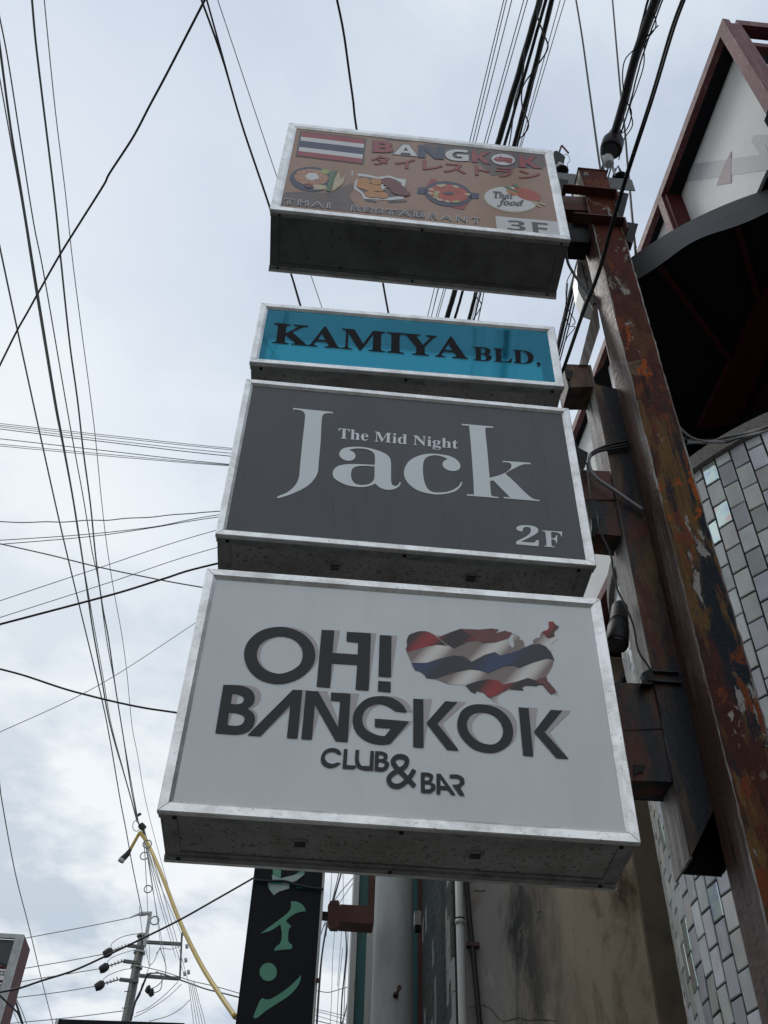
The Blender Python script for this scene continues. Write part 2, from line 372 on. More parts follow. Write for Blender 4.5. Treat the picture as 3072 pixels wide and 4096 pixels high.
# ------------------------------------------------------------------ builders
class MB:
    def __init__(s): s.v = []; s.f = []; s.m = []
    def face(s, pts, mi=0):
        i = len(s.v); s.v += [Vector(p) for p in pts]; s.f.append(tuple(range(i, i+len(pts)))); s.m.append(mi)
    def hexa(s, p, mi=0):
        i = len(s.v); s.v += [Vector(q) for q in p]
        for f in ((0, 3, 2, 1), (4, 5, 6, 7), (0, 1, 5, 4), (1, 2, 6, 5), (2, 3, 7, 6), (3, 0, 4, 7)):
            s.f.append(tuple(i+k for k in f)); s.m.append(mi)
    def box(s, a, b, mi=0):
        x0, y0, z0 = a; x1, y1, z1 = b
        s.hexa([(x0, y0, z0), (x1, y0, z0), (x1, y1, z0), (x0, y1, z0), (x0, y0, z1), (x1, y0, z1), (x1, y1, z1), (x0, y1, z1)], mi)
    def obox(s, o, a, b, c, mi=0):
        o, a, b, c = Vector(o), Vector(a), Vector(b), Vector(c)
        s.hexa([o, o+a, o+a+b, o+b, o+c, o+a+c, o+a+b+c, o+b+c], mi)
    def bar(s, p, q, wdt, hgt, up=Vector((0, 0, 1)), mi=0):
        p, q = Vector(p), Vector(q); d = (q-p).normalized()
        sd = d.cross(up)
        if sd.length < 1e-4: sd = Vector((1, 0, 0))
        sd.normalize(); u = sd.cross(d).normalized()
        s.obox(p-sd*wdt/2-u*hgt/2, sd*wdt, q-p, u*hgt, mi)
    def prism(s, pts, ext, mi=0, mside=None):
        """closed polygon (3D points, planar) extruded by vector ext"""
        pts = [Vector(p) for p in pts]; ext = Vector(ext); n = len(pts)
        i = len(s.v); s.v += pts + [p+ext for p in pts]
        for t in tessellate_polygon([pts]):
            s.f.append(tuple(i+k for k in t)); s.m.append(mi)
            s.f.append(tuple(i+n+k for k in reversed(t))); s.m.append(mi)
        for k in range(n):
            s.f.append((i+k, i+(k+1) % n, i+n+(k+1) % n, i+n+k)); s.m.append(mi if mside is None else mside)
    def tube(s, path, r, n=7, mi=0, caps=True):
        path = [Vector(p) for p in path]; rs = r if isinstance(r, (list, tuple)) else [r]*len(path)
        i = len(s.v); up = None
        for k, p in enumerate(path):
            d = (path[min(k+1, len(path)-1)]-path[max(k-1, 0)])
            if d.length < 1e-9: d = Vector((0, 0, 1))
            d.normalize()
            if up is None:
                up = Vector((0, 0, 1)) if abs(d.z) < 0.9 else Vector((1, 0, 0))
            sd = d.cross(up).normalized(); up = sd.cross(d).normalized()
            for j in range(n):
                a = 2*math.pi*j/n
                s.v.append(p + sd*(math.cos(a)*rs[k]) + up*(math.sin(a)*rs[k]))
        for k in range(len(path)-1):
            for j in range(n):
                a = i+k*n+j; b = i+k*n+(j+1) % n
                s.f.append((a, b, b+n, a+n)); s.m.append(mi)
        if caps:
            s.f.append(tuple(i+j for j in reversed(range(n)))); s.m.append(mi)
            s.f.append(tuple(i+(len(path)-1)*n+j for j in range(n))); s.m.append(mi)
    def tess(s, loops, mi=0):
        loops = [[Vector(p) for p in l] for l in loops]
        flat = [p for l in loops for p in l]; i = len(s.v); s.v += flat
        for t in tessellate_polygon(loops):
            s.f.append(tuple(i+k for k in t)); s.m.append(mi)
    def build(s, name, mats, parent=None, smooth=False, label=None, kind=None, cat=None, group=None, bevel=0.0):
        base = root_loc(parent) if parent else Vector((0, 0, 0))
        org = base
        if not parent and s.v and kind != 'structure':
            xs = [v.x for v in s.v]; ys = [v.y for v in s.v]; zs = [v.z for v in s.v]
            org = Vector(((min(xs)+max(xs))/2, (min(ys)+max(ys))/2, min(zs)))
        me = bpy.data.meshes.new(name)
        me.from_pydata([tuple(v-org) for v in s.v], [], s.f)
        if not isinstance(mats, (list, tuple)): mats = [mats]
        for m in mats: me.materials.append(m)
        for p, k in zip(me.polygons, s.m):
            p.material_index = k; p.use_smooth = smooth
        me.update()
        o = bpy.data.objects.new(name, me); COL.objects.link(o)
        if parent: o.parent = parent
        else: o.location = org
        if bevel:
            bv = o.modifiers.new('bevel', 'BEVEL'); bv.width = bevel; bv.segments = 2; bv.limit_method = 'ANGLE'
        tag(o, label, cat, group, kind)
        return o
def tag(o, label=None, cat=None, group=None, kind=None):
    if label: o['label'] = label
    if cat: o['category'] = cat
    if group: o['group'] = group
    if kind: o['kind'] = kind
def root_loc(o):
    v = Vector((0, 0, 0))
    while o: v += o.location; o = o.parent
    return v
def thing(name, label, cat, loc=(0, 0, 0), group=None):
    o = bpy.data.objects.new(name, None); COL.objects.link(o)
    o.location = loc; o.empty_display_size = 0.1
    tag(o, label, cat, group); return o

def catmull(pts, closed, n=6):
    out_ = []; m = len(pts)
    rng = range(m) if closed else range(m-1)
    for i in rng:
        if closed: p0, p1, p2, p3 = pts[(i-1) % m], pts[i], pts[(i+1) % m], pts[(i+2) % m]
        else: p0, p1, p2, p3 = pts[max(i-1, 0)], pts[i], pts[i+1], pts[min(i+2, m-1)]
        for k in range(n):
            t = k/n
            out_.append(tuple(0.5*((2*b)+(c-a)*t+(2*a-5*b+4*c-d)*t*t+(-a+3*b-3*c+d)*t**3) for a, b, c, d in zip(p0, p1, p2, p3)))
    if not closed: out_.append(tuple(pts[-1]))
    return out_
def outline(pts, smooth=None):
    """points (x,y) or (x,y,1)=corner. No corners at all and smooth=True: closed smooth curve."""
    cs = [i for i, p in enumerate(pts) if len(p) > 2]
    q = [(p[0], p[1]) for p in pts]
    if not cs: return catmull(q, True) if smooth else q
    res = []
    for a, b in zip(cs, cs[1:]+[cs[0]+len(q)]):
        seg = [q[k % len(q)] for k in range(a, b+1)]
        res += (catmull(seg, False)[:-1] if len(seg) > 2 else [seg[0]])
    return res
def densify(path3, step):
    res = []
    for a, b in zip(path3, path3[1:]):
        n = max(1, int((b-a).length/step))
        for k in range(n): res.append(a.lerp(b, k/n))
    res.append(path3[-1]); return res
def smooth3(pts, n=6):
    return [Vector(p) for p in catmull([tuple(p) for p in pts], False, n)]

# ------------------------------------------------------------------ text
_tc = {}
def text_polys(s, offset=0.0, spacing=1.0):
    key = (s, offset, spacing)
    if key in _tc: return _tc[key]
    c = bpy.data.curves.new('txt', 'FONT'); c.body = s; c.offset = offset; c.space_character = spacing; c.resolution_u = 4
    o = bpy.data.objects.new('txt', c); COL.objects.link(o)
    bpy.context.view_layer.update()
    dg = bpy.context.evaluated_depsgraph_get()
    me = bpy.data.meshes.new_from_object(o.evaluated_get(dg))
    v = [(p.co.x, p.co.y) for p in me.vertices]; f = [tuple(p.vertices) for p in me.polygons]
    bpy.data.objects.remove(o); bpy.data.meshes.remove(me); bpy.data.curves.remove(c)
    _tc[key] = (v, f); return v, f
def text_fit(mb, s, quad, tof, offset=0.0, spacing=1.0, mi=0, ref=None):
    """quad px TL,TR,BR,BL ; tof(px,py)->3D"""
    v, f = text_polys(s, offset, spacing)
    rv = text_polys(s, 0.0, spacing)[0]
    if not v: return
    x0 = min(p[0] for p in rv); x1 = max(p[0] for p in rv); y0 = min(p[1] for p in rv); y1 = max(p[1] for p in rv)
    TL, TR, BR, BL = quad; i = len(mb.v)
    for x, y in v:
        a = (x-x0)/(x1-x0); b = (y-y0)/(y1-y0)
        px = (1-a)*(1-b)*BL[0]+a*(1-b)*BR[0]+a*b*TR[0]+(1-a)*b*TL[0]
        py = (1-a)*(1-b)*BL[1]+a*(1-b)*BR[1]+a*b*TR[1]+(1-a)*b*TL[1]
        mb.v.append(tof(px, py))
    for q in f: mb.f.append(tuple(i+k for k in q)); mb.m.append(mi)

# ================================================================== ground
g = MB(); g.face([(-400, -400, -0.02), (400, -400, -0.02), (400, 400, -0.02), (-400, 400, -0.02)])
g.build('ground', M['ground'], kind='structure')
g = MB(); g.face([(-4.2, -60, 0), (-0.9, -60, 0), (-0.9, 80, 0), (-4.2, 80, 0)])
g.build('road', M['asphalt'], kind='structure')
g = MB(); g.box((-0.78, -60, -0.01), (1.2, 80, 0.12)); g.build('pavement', M['paving'], kind='structure')
g = MB(); g.box((-0.9, -60, -0.01), (-0.782, 80, 0.13)); g.build('kerb', M['concrete'], kind='structure')
g = MB(); g.face([(-3.95, -60, 0.004), (-3.83, -60, 0.004), (-3.83, 80, 0.004), (-3.95, 80, 0.004)])
g.build('road_line', M['line'], kind='structure')

# ================================================================== projecting signs
def sign_box(p, D, name, label, fw, casing, panel_mat, panel_y, group, lining='white_in'):
    x, y, z, yaw, W, H, _d, r = p
    u = Vector((math.cos(yaw), math.sin(yaw), 0)); wv = Vector((-math.sin(yaw), math.cos(yaw), 0)); v = Vector((0, 0, 1))
    u, v = u*math.cos(r)+v*math.sin(r), v*math.cos(r)-u*math.sin(r)
    B = Vector((x, y, z))
    P = lambda a, b, c: B+u*a+v*b+wv*c
    root = thing(name, label, 'sign', P(W/2, 0, D/2), group)
    def box(mb, a0, a1, b0, b1, c0, c1, mi=0):
        mb.hexa([P(a0, b0, c0), P(a1, b0, c0), P(a1, b0, c1), P(a0, b0, c1), P(a0, b1, c0), P(a1, b1, c0), P(a1, b1, c1), P(a0, b1, c1)], mi)
    # casing: hollow
    e = 0.006; t = 0.004; c0 = 0.018; c1 = D-0.018
    mb = MB()
    box(mb, e, e+t, e, H-e, c0, c1)
    box(mb, W-e-t, W-e, e, H-e, c0, c1)
    box(mb, e+t, W-e-t, H-e-t, H-e, c0, c1, 1)  # darker top panel stands for the shade at the box ceiling
    mb.build('casing', [M['casing'] if casing != 'casing_dark' else M[casing], M['casing_dark']], root)
    mb = MB(); box(mb, e+t, W-e-t, e+t, H-e-t, c1-0.004, c1)
    mb.build('rear_panel', M[lining], root)
    mb = MB(); box(mb, e+t+0.045, W-e-t-0.045, 0.014, 0.018, c0+0.045, c1-0.03)
    mb.build('bottom_plate', M[casing], root)
    # lips round the bottom
    for a0, a1, b0, b1, cc0, cc1 in ((e+t, W-e-t, 0.008, 0.012, c0, c0+0.045), (e+t, W-e-t, 0.008, 0.012, c1-0.042, c1-0.005),
                                     (e+t, e+t+0.045, 0.0081, 0.0121, c0+0.0455, c1-0.0425), (W-e-t-0.045, W-e-t, 0.0081, 0.0121, c0+0.0455, c1-0.0425)):
        mb = MB(); box(mb, a0, a1, b0, b1, cc0, cc1); mb.build('bottom_lip', M['lip'] if casing != 'casing_dark' else M['casing_dark'], root)
    # mitred frame bars, front and back
    for side in (0, 1):
        cf = 0.0 if side == 0 else D; sg = 1 if side == 0 else -1
        prof = [(0.0, 0.020), (0.0, 0.003), (0.003, 0.0), (fw*0.72, 0.0), (fw, 0.010), (fw, 0.020)]
        cor = [(0, 0), (W, 0), (W, H), (0, H)]
        ins = [(1, 1), (-1, 1), (-1, -1), (1, -1)]
        for k in range(4):
            k2 = (k+1) % 4; mb = MB(); gap = 0.0012
            ra, rb = [], []
            dirx = (cor[k2][0]-cor[k][0]); diry = (cor[k2][1]-cor[k][1]); ln = abs(dirx)+abs(diry)
            ux, uy = dirx/ln, diry/ln
            for (i_, d_) in prof:
                a = P(cor[k][0]+ins[k][0]*i_+ux*gap, cor[k][1]+ins[k][1]*i_+uy*gap, cf+sg*d_)
                b = P(cor[k2][0]+ins[k2][0]*i_-ux*gap, cor[k2][1]+ins[k2][1]*i_-uy*gap, cf+sg*d_)
                ra.append(a); rb.append(b)
            i = len(mb.v); n = len(prof); mb.v += ra+rb
            for q in range(n):
                q2 = (q+1) % n; mb.f.append((i+q, i+q2, i+n+q2, i+n+q)); mb.m.append(0)
            mb.f.append(tuple(range(i, i+n))); mb.m.append(0)
            mb.f.append(tuple(reversed(range(i+n, i+2*n)))); mb.m.append(0)
            mb.build('frame_bar', M['alu'], root)
    # flange under the frame and screws
    for side in (0, 1):
        mb = MB(); cc = 0.0205 if side == 0 else D-0.0205-0.022
        box(mb, 0.003, W-0.003, 0.001, 0.0075, cc, cc+0.022)
        mb.build('flange', M['lip'], root)
    for a in (0.055, W*0.5, W-0.055):
        for c in (0.034, D-0.034):
            mb = MB(); ctr = P(a+random.uniform(-.01, .01), 0.001, c)
            mb.tube([ctr, ctr-v*0.004], 0.0075, 10); mb.build('screw', M['black_steel'], root)
    # panel
    fi = fw-0.004; mb = MB()
    box(mb, fi, W-fi, fi, H-fi, panel_y, panel_y+0.003)
    pan = mb.build('panel', panel_mat, root)
    nrm = -wv
    p0 = P(0, 0, panel_y)
    def tof(layer):
        q0 = p0 + nrm*(0.0008*layer)
        return lambda px, py: atPlane(px, py, q0, wv)
    return root, pan, tof, P, box

S4 = (-0.4656, 2.8, 3.1224, -0.0044, 1.4694, 0.9835, 0.3296, -0.0016)
S3 = (-0.4583, 2.8024, 4.2834, 0.0077, 1.477, 0.9818, 0.1905, 0.003)
S2 = (-0.4616, 2.8022, 5.3923, -0.0101, 1.4644, 0.4945, 0.1201, 0.0017)
S1 = (-0.5193, 2.7974, 6.8235, 0.0054, 1.711, 1.1474, 0.4018, -0.003)
GS = 'projecting sign boxes stacked on the rusty post'

def put(parent, name, mats, polys, tof, label=None):
    """polys: list of (outer, holes, mat index) in px"""
    mb = MB()
    for outer, holes, mi in polys:
        mb.tess([[tof(*p) for p in outer]]+[[tof(*p) for p in h] for h in holes], mi)
    return mb.build(name, mats, parent, label=label)

# ---- sign 4: white "OH! BANGKOK CLUB & BAR"
r4, pan4, tf4, P4, bx4 = sign_box(S4, 0.3296, 'sign_box', 'large white sign box reading OH! BANGKOK CLUB & BAR, lowest of the stack', 0.041, 'casing', M['panel_white'], 0.013, GS)
A = crop(850, 2450, 0.51236); Bc = crop(1400, 2600, 0.5425); Cc = crop(1580, 2440, 0.42194)
G4 = []   # (name, outer, holes, shear, baseline)
def gl(fn, outer, holes, k, yb, sm=False, hs=True):
    o = outline(fn(*outer), sm); h = [outline(fn(*q), hs) for q in holes]
    G4.append((o, h, k, fn((0, yb))[0][1]))
gl(A, [(247, 335), (275, 230), (380, 140), (535, 111), (680, 150), (775, 235), (803, 335), (770, 430), (670, 515), (525, 554), (380, 525), (285, 445)],
   [[(346, 330), (370, 250), (440, 200), (537, 182), (630, 205), (690, 265), (704, 335), (680, 405), (610, 455), (520, 477), (430, 455), (368, 400)]], .1, 590, True)
gl(A, [(852, 134), (951, 140), (937, 315), (1133, 328), (1138, 231), (1046, 221), (1049, 150), (1237, 162), (1220, 606), (1117, 598), (1130, 405), (932, 393), (918, 583), (813, 575)], [], .1, 600)
gl(A, [(1306, 175), (1398, 182), (1393, 502), (1296, 496)], [], .12, 560)
gl(A, [(1295, 533), (1393, 540), (1391, 620), (1291, 611)], [], 0, 620)
gl(A, [(85, 564, 1), (190, 567), (260, 580), (310, 612), (330, 660), (318, 710), (272, 748, 1), (318, 785), (332, 830), (315, 890), (270, 930), (195, 948), (110, 944), (22, 938, 1)],
   [[(155, 632, 1), (200, 636), (238, 655), (245, 680), (230, 705), (190, 716), (143, 712, 1)], [(130, 777, 1), (190, 782), (238, 800), (250, 830), (235, 865), (190, 884), (116, 879, 1)]], .18, 940)
gl(A, [(627, 602), (702, 606), (664, 981), (581, 976), (607, 720), (376, 962), (273, 956)], [], .12, 975)
gl(A, [(730, 608), (826, 616), (980, 894), (997, 690), (923, 684), (926, 623), (1078, 634), (1056, 1008), (962, 1002), (800, 716), (776, 988), (693, 984)], [], .19, 995)
gl(A, [(1520, 778, 1), (1480, 715), (1400, 665), (1300, 652), (1200, 675), (1120, 750), (1095, 840), (1120, 930), (1200, 1000), (1310, 1028), (1392, 1020, 1), (1535, 850, 1), (1268, 828, 1), (1267, 892, 1), (1396, 901, 1), (1344, 965, 1), (1280, 955), (1210, 920), (1175, 870), (1172, 810), (1200, 750), (1260, 718), (1320, 712), (1380, 735), (1428, 768, 1)], [], .17, 1020)
gl(Bc, [(467, 358), (541, 363), (543, 718), (466, 713)], [], .18, 716)
gl(Bc, [(703, 376), (792, 384), (644, 541), (803, 740), (715, 732), (563, 537)], [], .18, 735)
gl(Bc, [(791, 550), (815, 460), (880, 410), (980, 400), (1090, 430), (1170, 500), (1203, 590), (1185, 680), (1110, 740), (1020, 755), (910, 725), (820, 640)],
   [[(862, 550), (880, 495), (920, 465), (985, 458), (1050, 475), (1105, 525), (1129, 590), (1115, 650), (1075, 688), (1020, 696), (950, 675), (885, 615)]], .18, 755, True)
gl(Bc, [(1243, 421), (1317, 428), (1352, 781), (1277, 775)], [], .18, 780)
gl(Bc, [(1480, 440), (1566, 447), (1435, 605), (1612, 801), (1522, 794), (1356, 602)], [], .18, 798)
sh = []
for o, h, k, yb in G4:
    if k:
        sf = lambda q: [(x+k*(yb-y), y) for x, y in q]
        sh.append((sf(o), [sf(t) for t in h], 0))
for i_, q in enumerate(sh):
    put(pan4, 'letter_shadow', M['lavender'], [q], tf4(1+0.15*i_))
for o, h, k, yb in G4: put(pan4, 'letter', M['ink'], [(o, h, 0)], tf4(5))
def L4(fn, outer, holes=(), sm=False):
    put(pan4, 'letter', M['ink'], [(outline(fn(*outer), sm), [outline(fn(*q), True) for q in holes], 0)], tf4(5))
L4(A, [(1010, 1106, 1), (985, 1070), (930, 1057), (875, 1078), (847, 1130), (855, 1178), (900, 1208), (955, 1205), (1008, 1175, 1), (973, 1170, 1), (940, 1180), (900, 1170), (878, 1140), (885, 1105), (920, 1086), (955, 1088), (978, 1104, 1)])
L4(A, [(1026, 1064), (1055, 1066), (1047, 1190), (1118, 1194), (1126, 1204), (1104, 1220), (1015, 1216)])
L4(A, [(1117, 1070, 1), (1147, 1073, 1), (1143, 1150), (1162, 1193), (1190, 1197), (1226, 1198, 1), (1234, 1079, 1), (1262, 1081, 1), (1256, 1232, 1), (1180, 1228), (1128, 1203), (1113, 1150)])
L4(A, [(1270, 1081, 1), (1325, 1085), (1363, 1105), (1366, 1138), (1350, 1152, 1), (1378, 1175), (1370, 1215), (1330, 1237), (1264, 1233, 1)],
   [[(1299, 1108, 1), (1328, 1112), (1338, 1128), (1325, 1141), (1297, 1140, 1)], [(1297, 1163, 1), (1333, 1168), (1345, 1186), (1330, 1207), (1294, 1206, 1)]])
L4(Bc, [(523, 902, 1), (580, 904), (613, 925), (607, 963), (592, 975, 1), (625, 990), (630, 1025), (600, 1050), (570, 1054), (523, 1050, 1)],
   [[(552, 928, 1), (578, 930), (588, 945), (575, 961), (551, 960, 1)], [(552, 985, 1), (588, 989), (599, 1007), (586, 1025), (552, 1025, 1)]])
L4(Bc, [(638, 910), (668, 912), (781, 1070), (747, 1066), (722, 1030), (668, 1027), (668, 1062), (638, 1060)], [])
put(pan4, 'letter_gap', M['panel_white'], [(Bc((668, 958), (668, 1000), (700, 1002)), [], 0)], tf4(6))
L4(Bc, [(735, 918, 1), (795, 918), (838, 945), (843, 985), (812, 1012, 1), (847, 1074, 1), (810, 1070, 1), (752, 992, 1), (790, 990), (812, 975), (808, 955), (790, 945), (735, 942, 1)])
mb = MB()
amp = catmull([p[:2] for p in Bc((478, 1004), (415, 938), (345, 868), (317, 822), (340, 790), (380, 783), (415, 800), (418, 835), (392, 868), (325, 903), (287, 945), (305, 990), (362, 1000), (425, 955), (476, 882))], False, 8)
hw = 9.5
lf, rt = [], []
for i_, p in enumerate(amp):
    a = amp[max(i_-1, 0)]; b = amp[min(i_+1, len(amp)-1)]; dx_, dy_ = b[0]-a[0], b[1]-a[1]; l_ = math.hypot(dx_, dy_) or 1
    lf.append((p[0]-dy_/l_*hw, p[1]+dx_/l_*hw)); rt.append((p[0]+dy_/l_*hw, p[1]-dx_/l_*hw))
t5 = tf4(5)
for i_ in range(len(amp)-1):
    t5 = tf4(5+0.01*i_); mb.face([t5(*lf[i_]), t5(*lf[i_+1]), t5(*rt[i_+1]), t5(*rt[i_])])
mb.build('ampersand', M['ink'], pan4)
# map shaped flag print
FL = [
 ('wcream', [(150, 222), (230, 200), (290, 200), (330, 212), (385, 240), (440, 240), (540, 205), (620, 178), (700, 180), (800, 185), (910, 174), (990, 185), (960, 205), (950, 222), (1000, 210), (1040, 195), (1060, 205), (1110, 215), (1155, 222), (1130, 230), (1100, 235), (1075, 270), (1085, 320), (1110, 358), (1130, 340), (1125, 300), (1110, 260), (1130, 240), (1165, 240), (1185, 260), (1180, 285), (1205, 280), (1225, 310), (1225, 340), (1240, 350), (1310, 318), (1310, 285), (1340, 265), (1370, 262), (1385, 215), (1400, 203), (1450, 185), (1462, 160), (1455, 110), (1500, 108), (1520, 135), (1555, 158), (1540, 180), (1520, 190), (1505, 215), (1515, 245), (1550, 265), (1520, 290), (1480, 320), (1490, 370), (1480, 400), (1510, 470), (1490, 540), (1460, 590), (1435, 630), (1445, 670), (1500, 730), (1545, 780), (1560, 825), (1530, 800), (1480, 795), (1445, 760), (1440, 730), (1400, 705), (1345, 718), (1310, 706), (1240, 710), (1200, 735), (1220, 758), (1170, 762), (1110, 750), (1035, 765), (1000, 795), (970, 830), (985, 885), (940, 875), (900, 835), (840, 780), (780, 765), (760, 790), (720, 770), (690, 735), (640, 705), (580, 710), (500, 700), (375, 652), (295, 642), (280, 610), (235, 580), (190, 570), (180, 540), (155, 500), (140, 460), (115, 410), (102, 370), (115, 340), (110, 290), (125, 250)]),
 ('wred', [(135, 235), (230, 200), (290, 200), (330, 212), (385, 250), (500, 340), (400, 330), (250, 358), (118, 402), (102, 370), (115, 340), (110, 290), (125, 250)]),
 ('wred', [(405, 260), (540, 205), (620, 178), (700, 230), (788, 288), (700, 300), (560, 365), (490, 325)]),
 ('pmaroon', [(620, 178), (800, 185), (910, 174), (985, 185), (950, 222), (1040, 195), (1110, 215), (1100, 235), (1070, 270), (960, 305), (840, 316), (788, 288), (700, 230)]),
 ('wblue', [(155, 500), (300, 500), (440, 455), (560, 430), (655, 440), (727, 490), (850, 425), (945, 397), (1000, 432), (1150, 390), (1290, 330), (1370, 320), (1430, 345), (1480, 400), (1510, 470), (1440, 458), (1300, 500), (1175, 550), (1130, 525), (1040, 530), (885, 598), (800, 570), (710, 562), (560, 590), (375, 652), (295, 642), (280, 610), (235, 580), (190, 570)]),
 ('wred', [(668, 712), (780, 675), (880, 655), (970, 665), (1080, 745), (1030, 770), (980, 800), (890, 830), (840, 780), (780, 765), (760, 790), (720, 770)]),
 ('wred', [(1030, 705), (1150, 680), (1260, 643), (1330, 665), (1365, 700), (1345, 718), (1240, 710), (1200, 735), (1220, 758), (1110, 750), (1075, 742)]),
 ('pmaroon', [(1340, 662), (1435, 630), (1445, 670), (1500, 730), (1530, 775), (1480, 795), (1445, 760), (1400, 705), (1360, 700)]),
 ('wred', [(1400, 203), (1450, 185), (1462, 160), (1455, 110), (1500, 108), (1520, 135), (1555, 158), (1520, 190), (1505, 215), (1515, 245), (1450, 265)])]
for i_, (mm, pts) in enumerate(FL):
    put(pan4, 'flag_print' if i_ else 'map_print', M[mm], [(outline(Cc(*pts)), [], 0)], tf4(1.5+i_*0.4))
for a in (0.36, 0.88):
    mb = MB(); c_ = P4(a*1.06+0.05, 0.0135, 0.165); mb.tube([c_, c_-Vector((0, 0, 0.006))], [0.030, 0.028], 20)
    ve = mb.build('vent', M['lip'], r4)
    mb = MB()
    for k in range(4): bx4(mb, a*1.06+0.05-0.018, a*1.06+0.05+0.018, 0.006, 0.0072, 0.149+k*0.009, 0.153+k*0.009)
    mb.build('vent_slot', M['black_steel'], ve)

# ---- sign 3: charcoal "The Mid Night Jack 2F"
r3, pan3, tf3, P3, bx3 = sign_box(S3, 0.33, 'sign_box', 'charcoal sign box reading The Mid Night Jack 2F in pale serif letters', 0.036, 'casing', M['panel_grey'], 0.012, GS)
Dc = crop(1080, 1600, 0.36166); Ec = crop(1580, 1650, 0.42194)
def L3(fn, outer, holes=(), sm=True):
    put(pan3, 'letter', M['letter_white'], [(outline(fn(*outer), sm), [outline(fn(*q), True) for q in holes], 0)], tf3(2))
L3(Dc, [(255, 88, 1), (697, 133, 1), (697, 147, 1), (630, 147), (588, 165), (572, 230), (560, 450), (538, 700), (527, 800), (485, 880), (400, 960), (250, 1035), (100, 1083), (78, 1078), (100, 1060), (200, 1015), (280, 940), (320, 850), (335, 700), (360, 450), (387, 200), (378, 140), (335, 113), (255, 103, 1)])
L3(Dc, [(870, 552, 1), (925, 578), (945, 620), (920, 660), (860, 672), (800, 650), (766, 605), (790, 550), (860, 523), (1000, 518), (1130, 540), (1250, 580), (1318, 630), (1338, 700), (1338, 850), (1341, 905), (1355, 940), (1390, 950), (1420, 935), (1435, 905, 1), (1447, 912, 1), (1430, 950), (1380, 983), (1300, 993), (1220, 970), (1165, 925, 1), (1090, 953), (1000, 963), (850, 940), (730, 880), (693, 820), (720, 752), (800, 717), (940, 708), (1158, 718, 1), (1160, 620), (1135, 575), (1070, 545), (960, 535)],
   [[(1157, 735, 1), (1020, 727), (930, 745), (900, 790), (900, 860), (935, 920), (1010, 940), (1090, 930), (1140, 895), (1155, 850)]])
L3(Ec, [(500, 440, 1), (460, 465), (453, 505), (495, 543), (560, 555), (608, 537), (618, 495), (580, 445), (500, 408), (350, 390), (230, 408), (130, 465), (85, 560), (110, 650), (200, 730), (330, 770), (450, 775), (560, 750), (615, 710), (640, 660, 1), (626, 660, 1), (595, 705), (520, 745), (430, 758), (350, 750), (295, 700), (268, 600), (268, 480), (300, 425), (370, 405), (440, 415)])
L3(Ec, [(632, 107, 1), (932, 133, 1), (931, 146, 1), (880, 144), (856, 165), (872, 330), (897, 620, 1), (1000, 590), (1070, 555), (1103, 515), (1095, 483), (1060, 472), (1020, 470, 1), (1020, 458, 1), (1287, 477, 1), (1286, 490, 1), (1210, 494), (1120, 535), (1043, 577, 1), (1130, 655), (1220, 745), (1300, 812), (1370, 829, 1), (1370, 840, 1), (1030, 812, 1), (1030, 801, 1), (1090, 803, 1), (930, 641, 1), (901, 652, 1), (905, 720), (912, 780), (935, 795), (981, 800, 1), (980, 811, 1), (681, 787, 1), (682, 774, 1), (735, 776), (748, 760), (735, 520), (705, 150), (690, 127), (632, 121, 1)])
mb = MB(); text_fit(mb, '𝐓𝐡𝐞 𝐌𝐢𝐝 𝐍𝐢𝐠𝐡𝐭', [(1355, 1712), (1832, 1757), (1832, 1806), (1352, 1765)], tf3(2)); mb.build('lettering', M['letter_white'], pan3)
mb = MB(); text_fit(mb, '𝟐', Ec((1148, 1063), (1372, 1075), (1362, 1268), (1150, 1249)), tf3(2)); mb.build('letter', M['letter_white'], pan3)
mb = MB(); text_fit(mb, '𝐅', Ec((1394, 1117), (1585, 1130), (1574, 1282), (1414, 1270)), tf3(2)); mb.build('letter', M['letter_white'], pan3)
for a in (0.42, 0.93):
    mb = MB(); c_ = P3(a*1.06+0.02, 0.0135, 0.14); mb.tube([c_, c_-Vector((0, 0, 0.006))], [0.030, 0.028], 20)
    ve = mb.build('vent', M['lip'], r3)
    mb = MB()
    for k in range(4): bx3(mb, a*1.06+0.02-0.018, a*1.06+0.02+0.018, 0.006, 0.0072, 0.124+k*0.009, 0.128+k*0.009)
    mb.build('vent_slot', M['black_steel'], ve)

# ---- sign 2: blue "KAMIYA BLD,"
r2_, pan2, tf2, P2, bx2 = sign_box(S2, 0.21, 'sign_box', 'low blue translucent sign box reading KAMIYA BLD in black serif letters', 0.038, 'casing', M['panel_blue'], 0.010, GS, 'back_acrylic')
mb = MB(); text_fit(mb, '𝐊𝐀𝐌𝐈𝐘𝐀', [(1098, 1290), (1869, 1352), (1873, 1436), (1088, 1371)], tf2(1), offset=0.006); mb.build('lettering', M['ink_black'], pan2)
mb = MB(); text_fit(mb, '𝐁𝐋𝐃,', [(1893, 1386), (2160, 1407), (2163, 1468), (1893, 1450)], tf2(1), offset=0.006); mb.build('lettering', M['ink_black'], pan2)

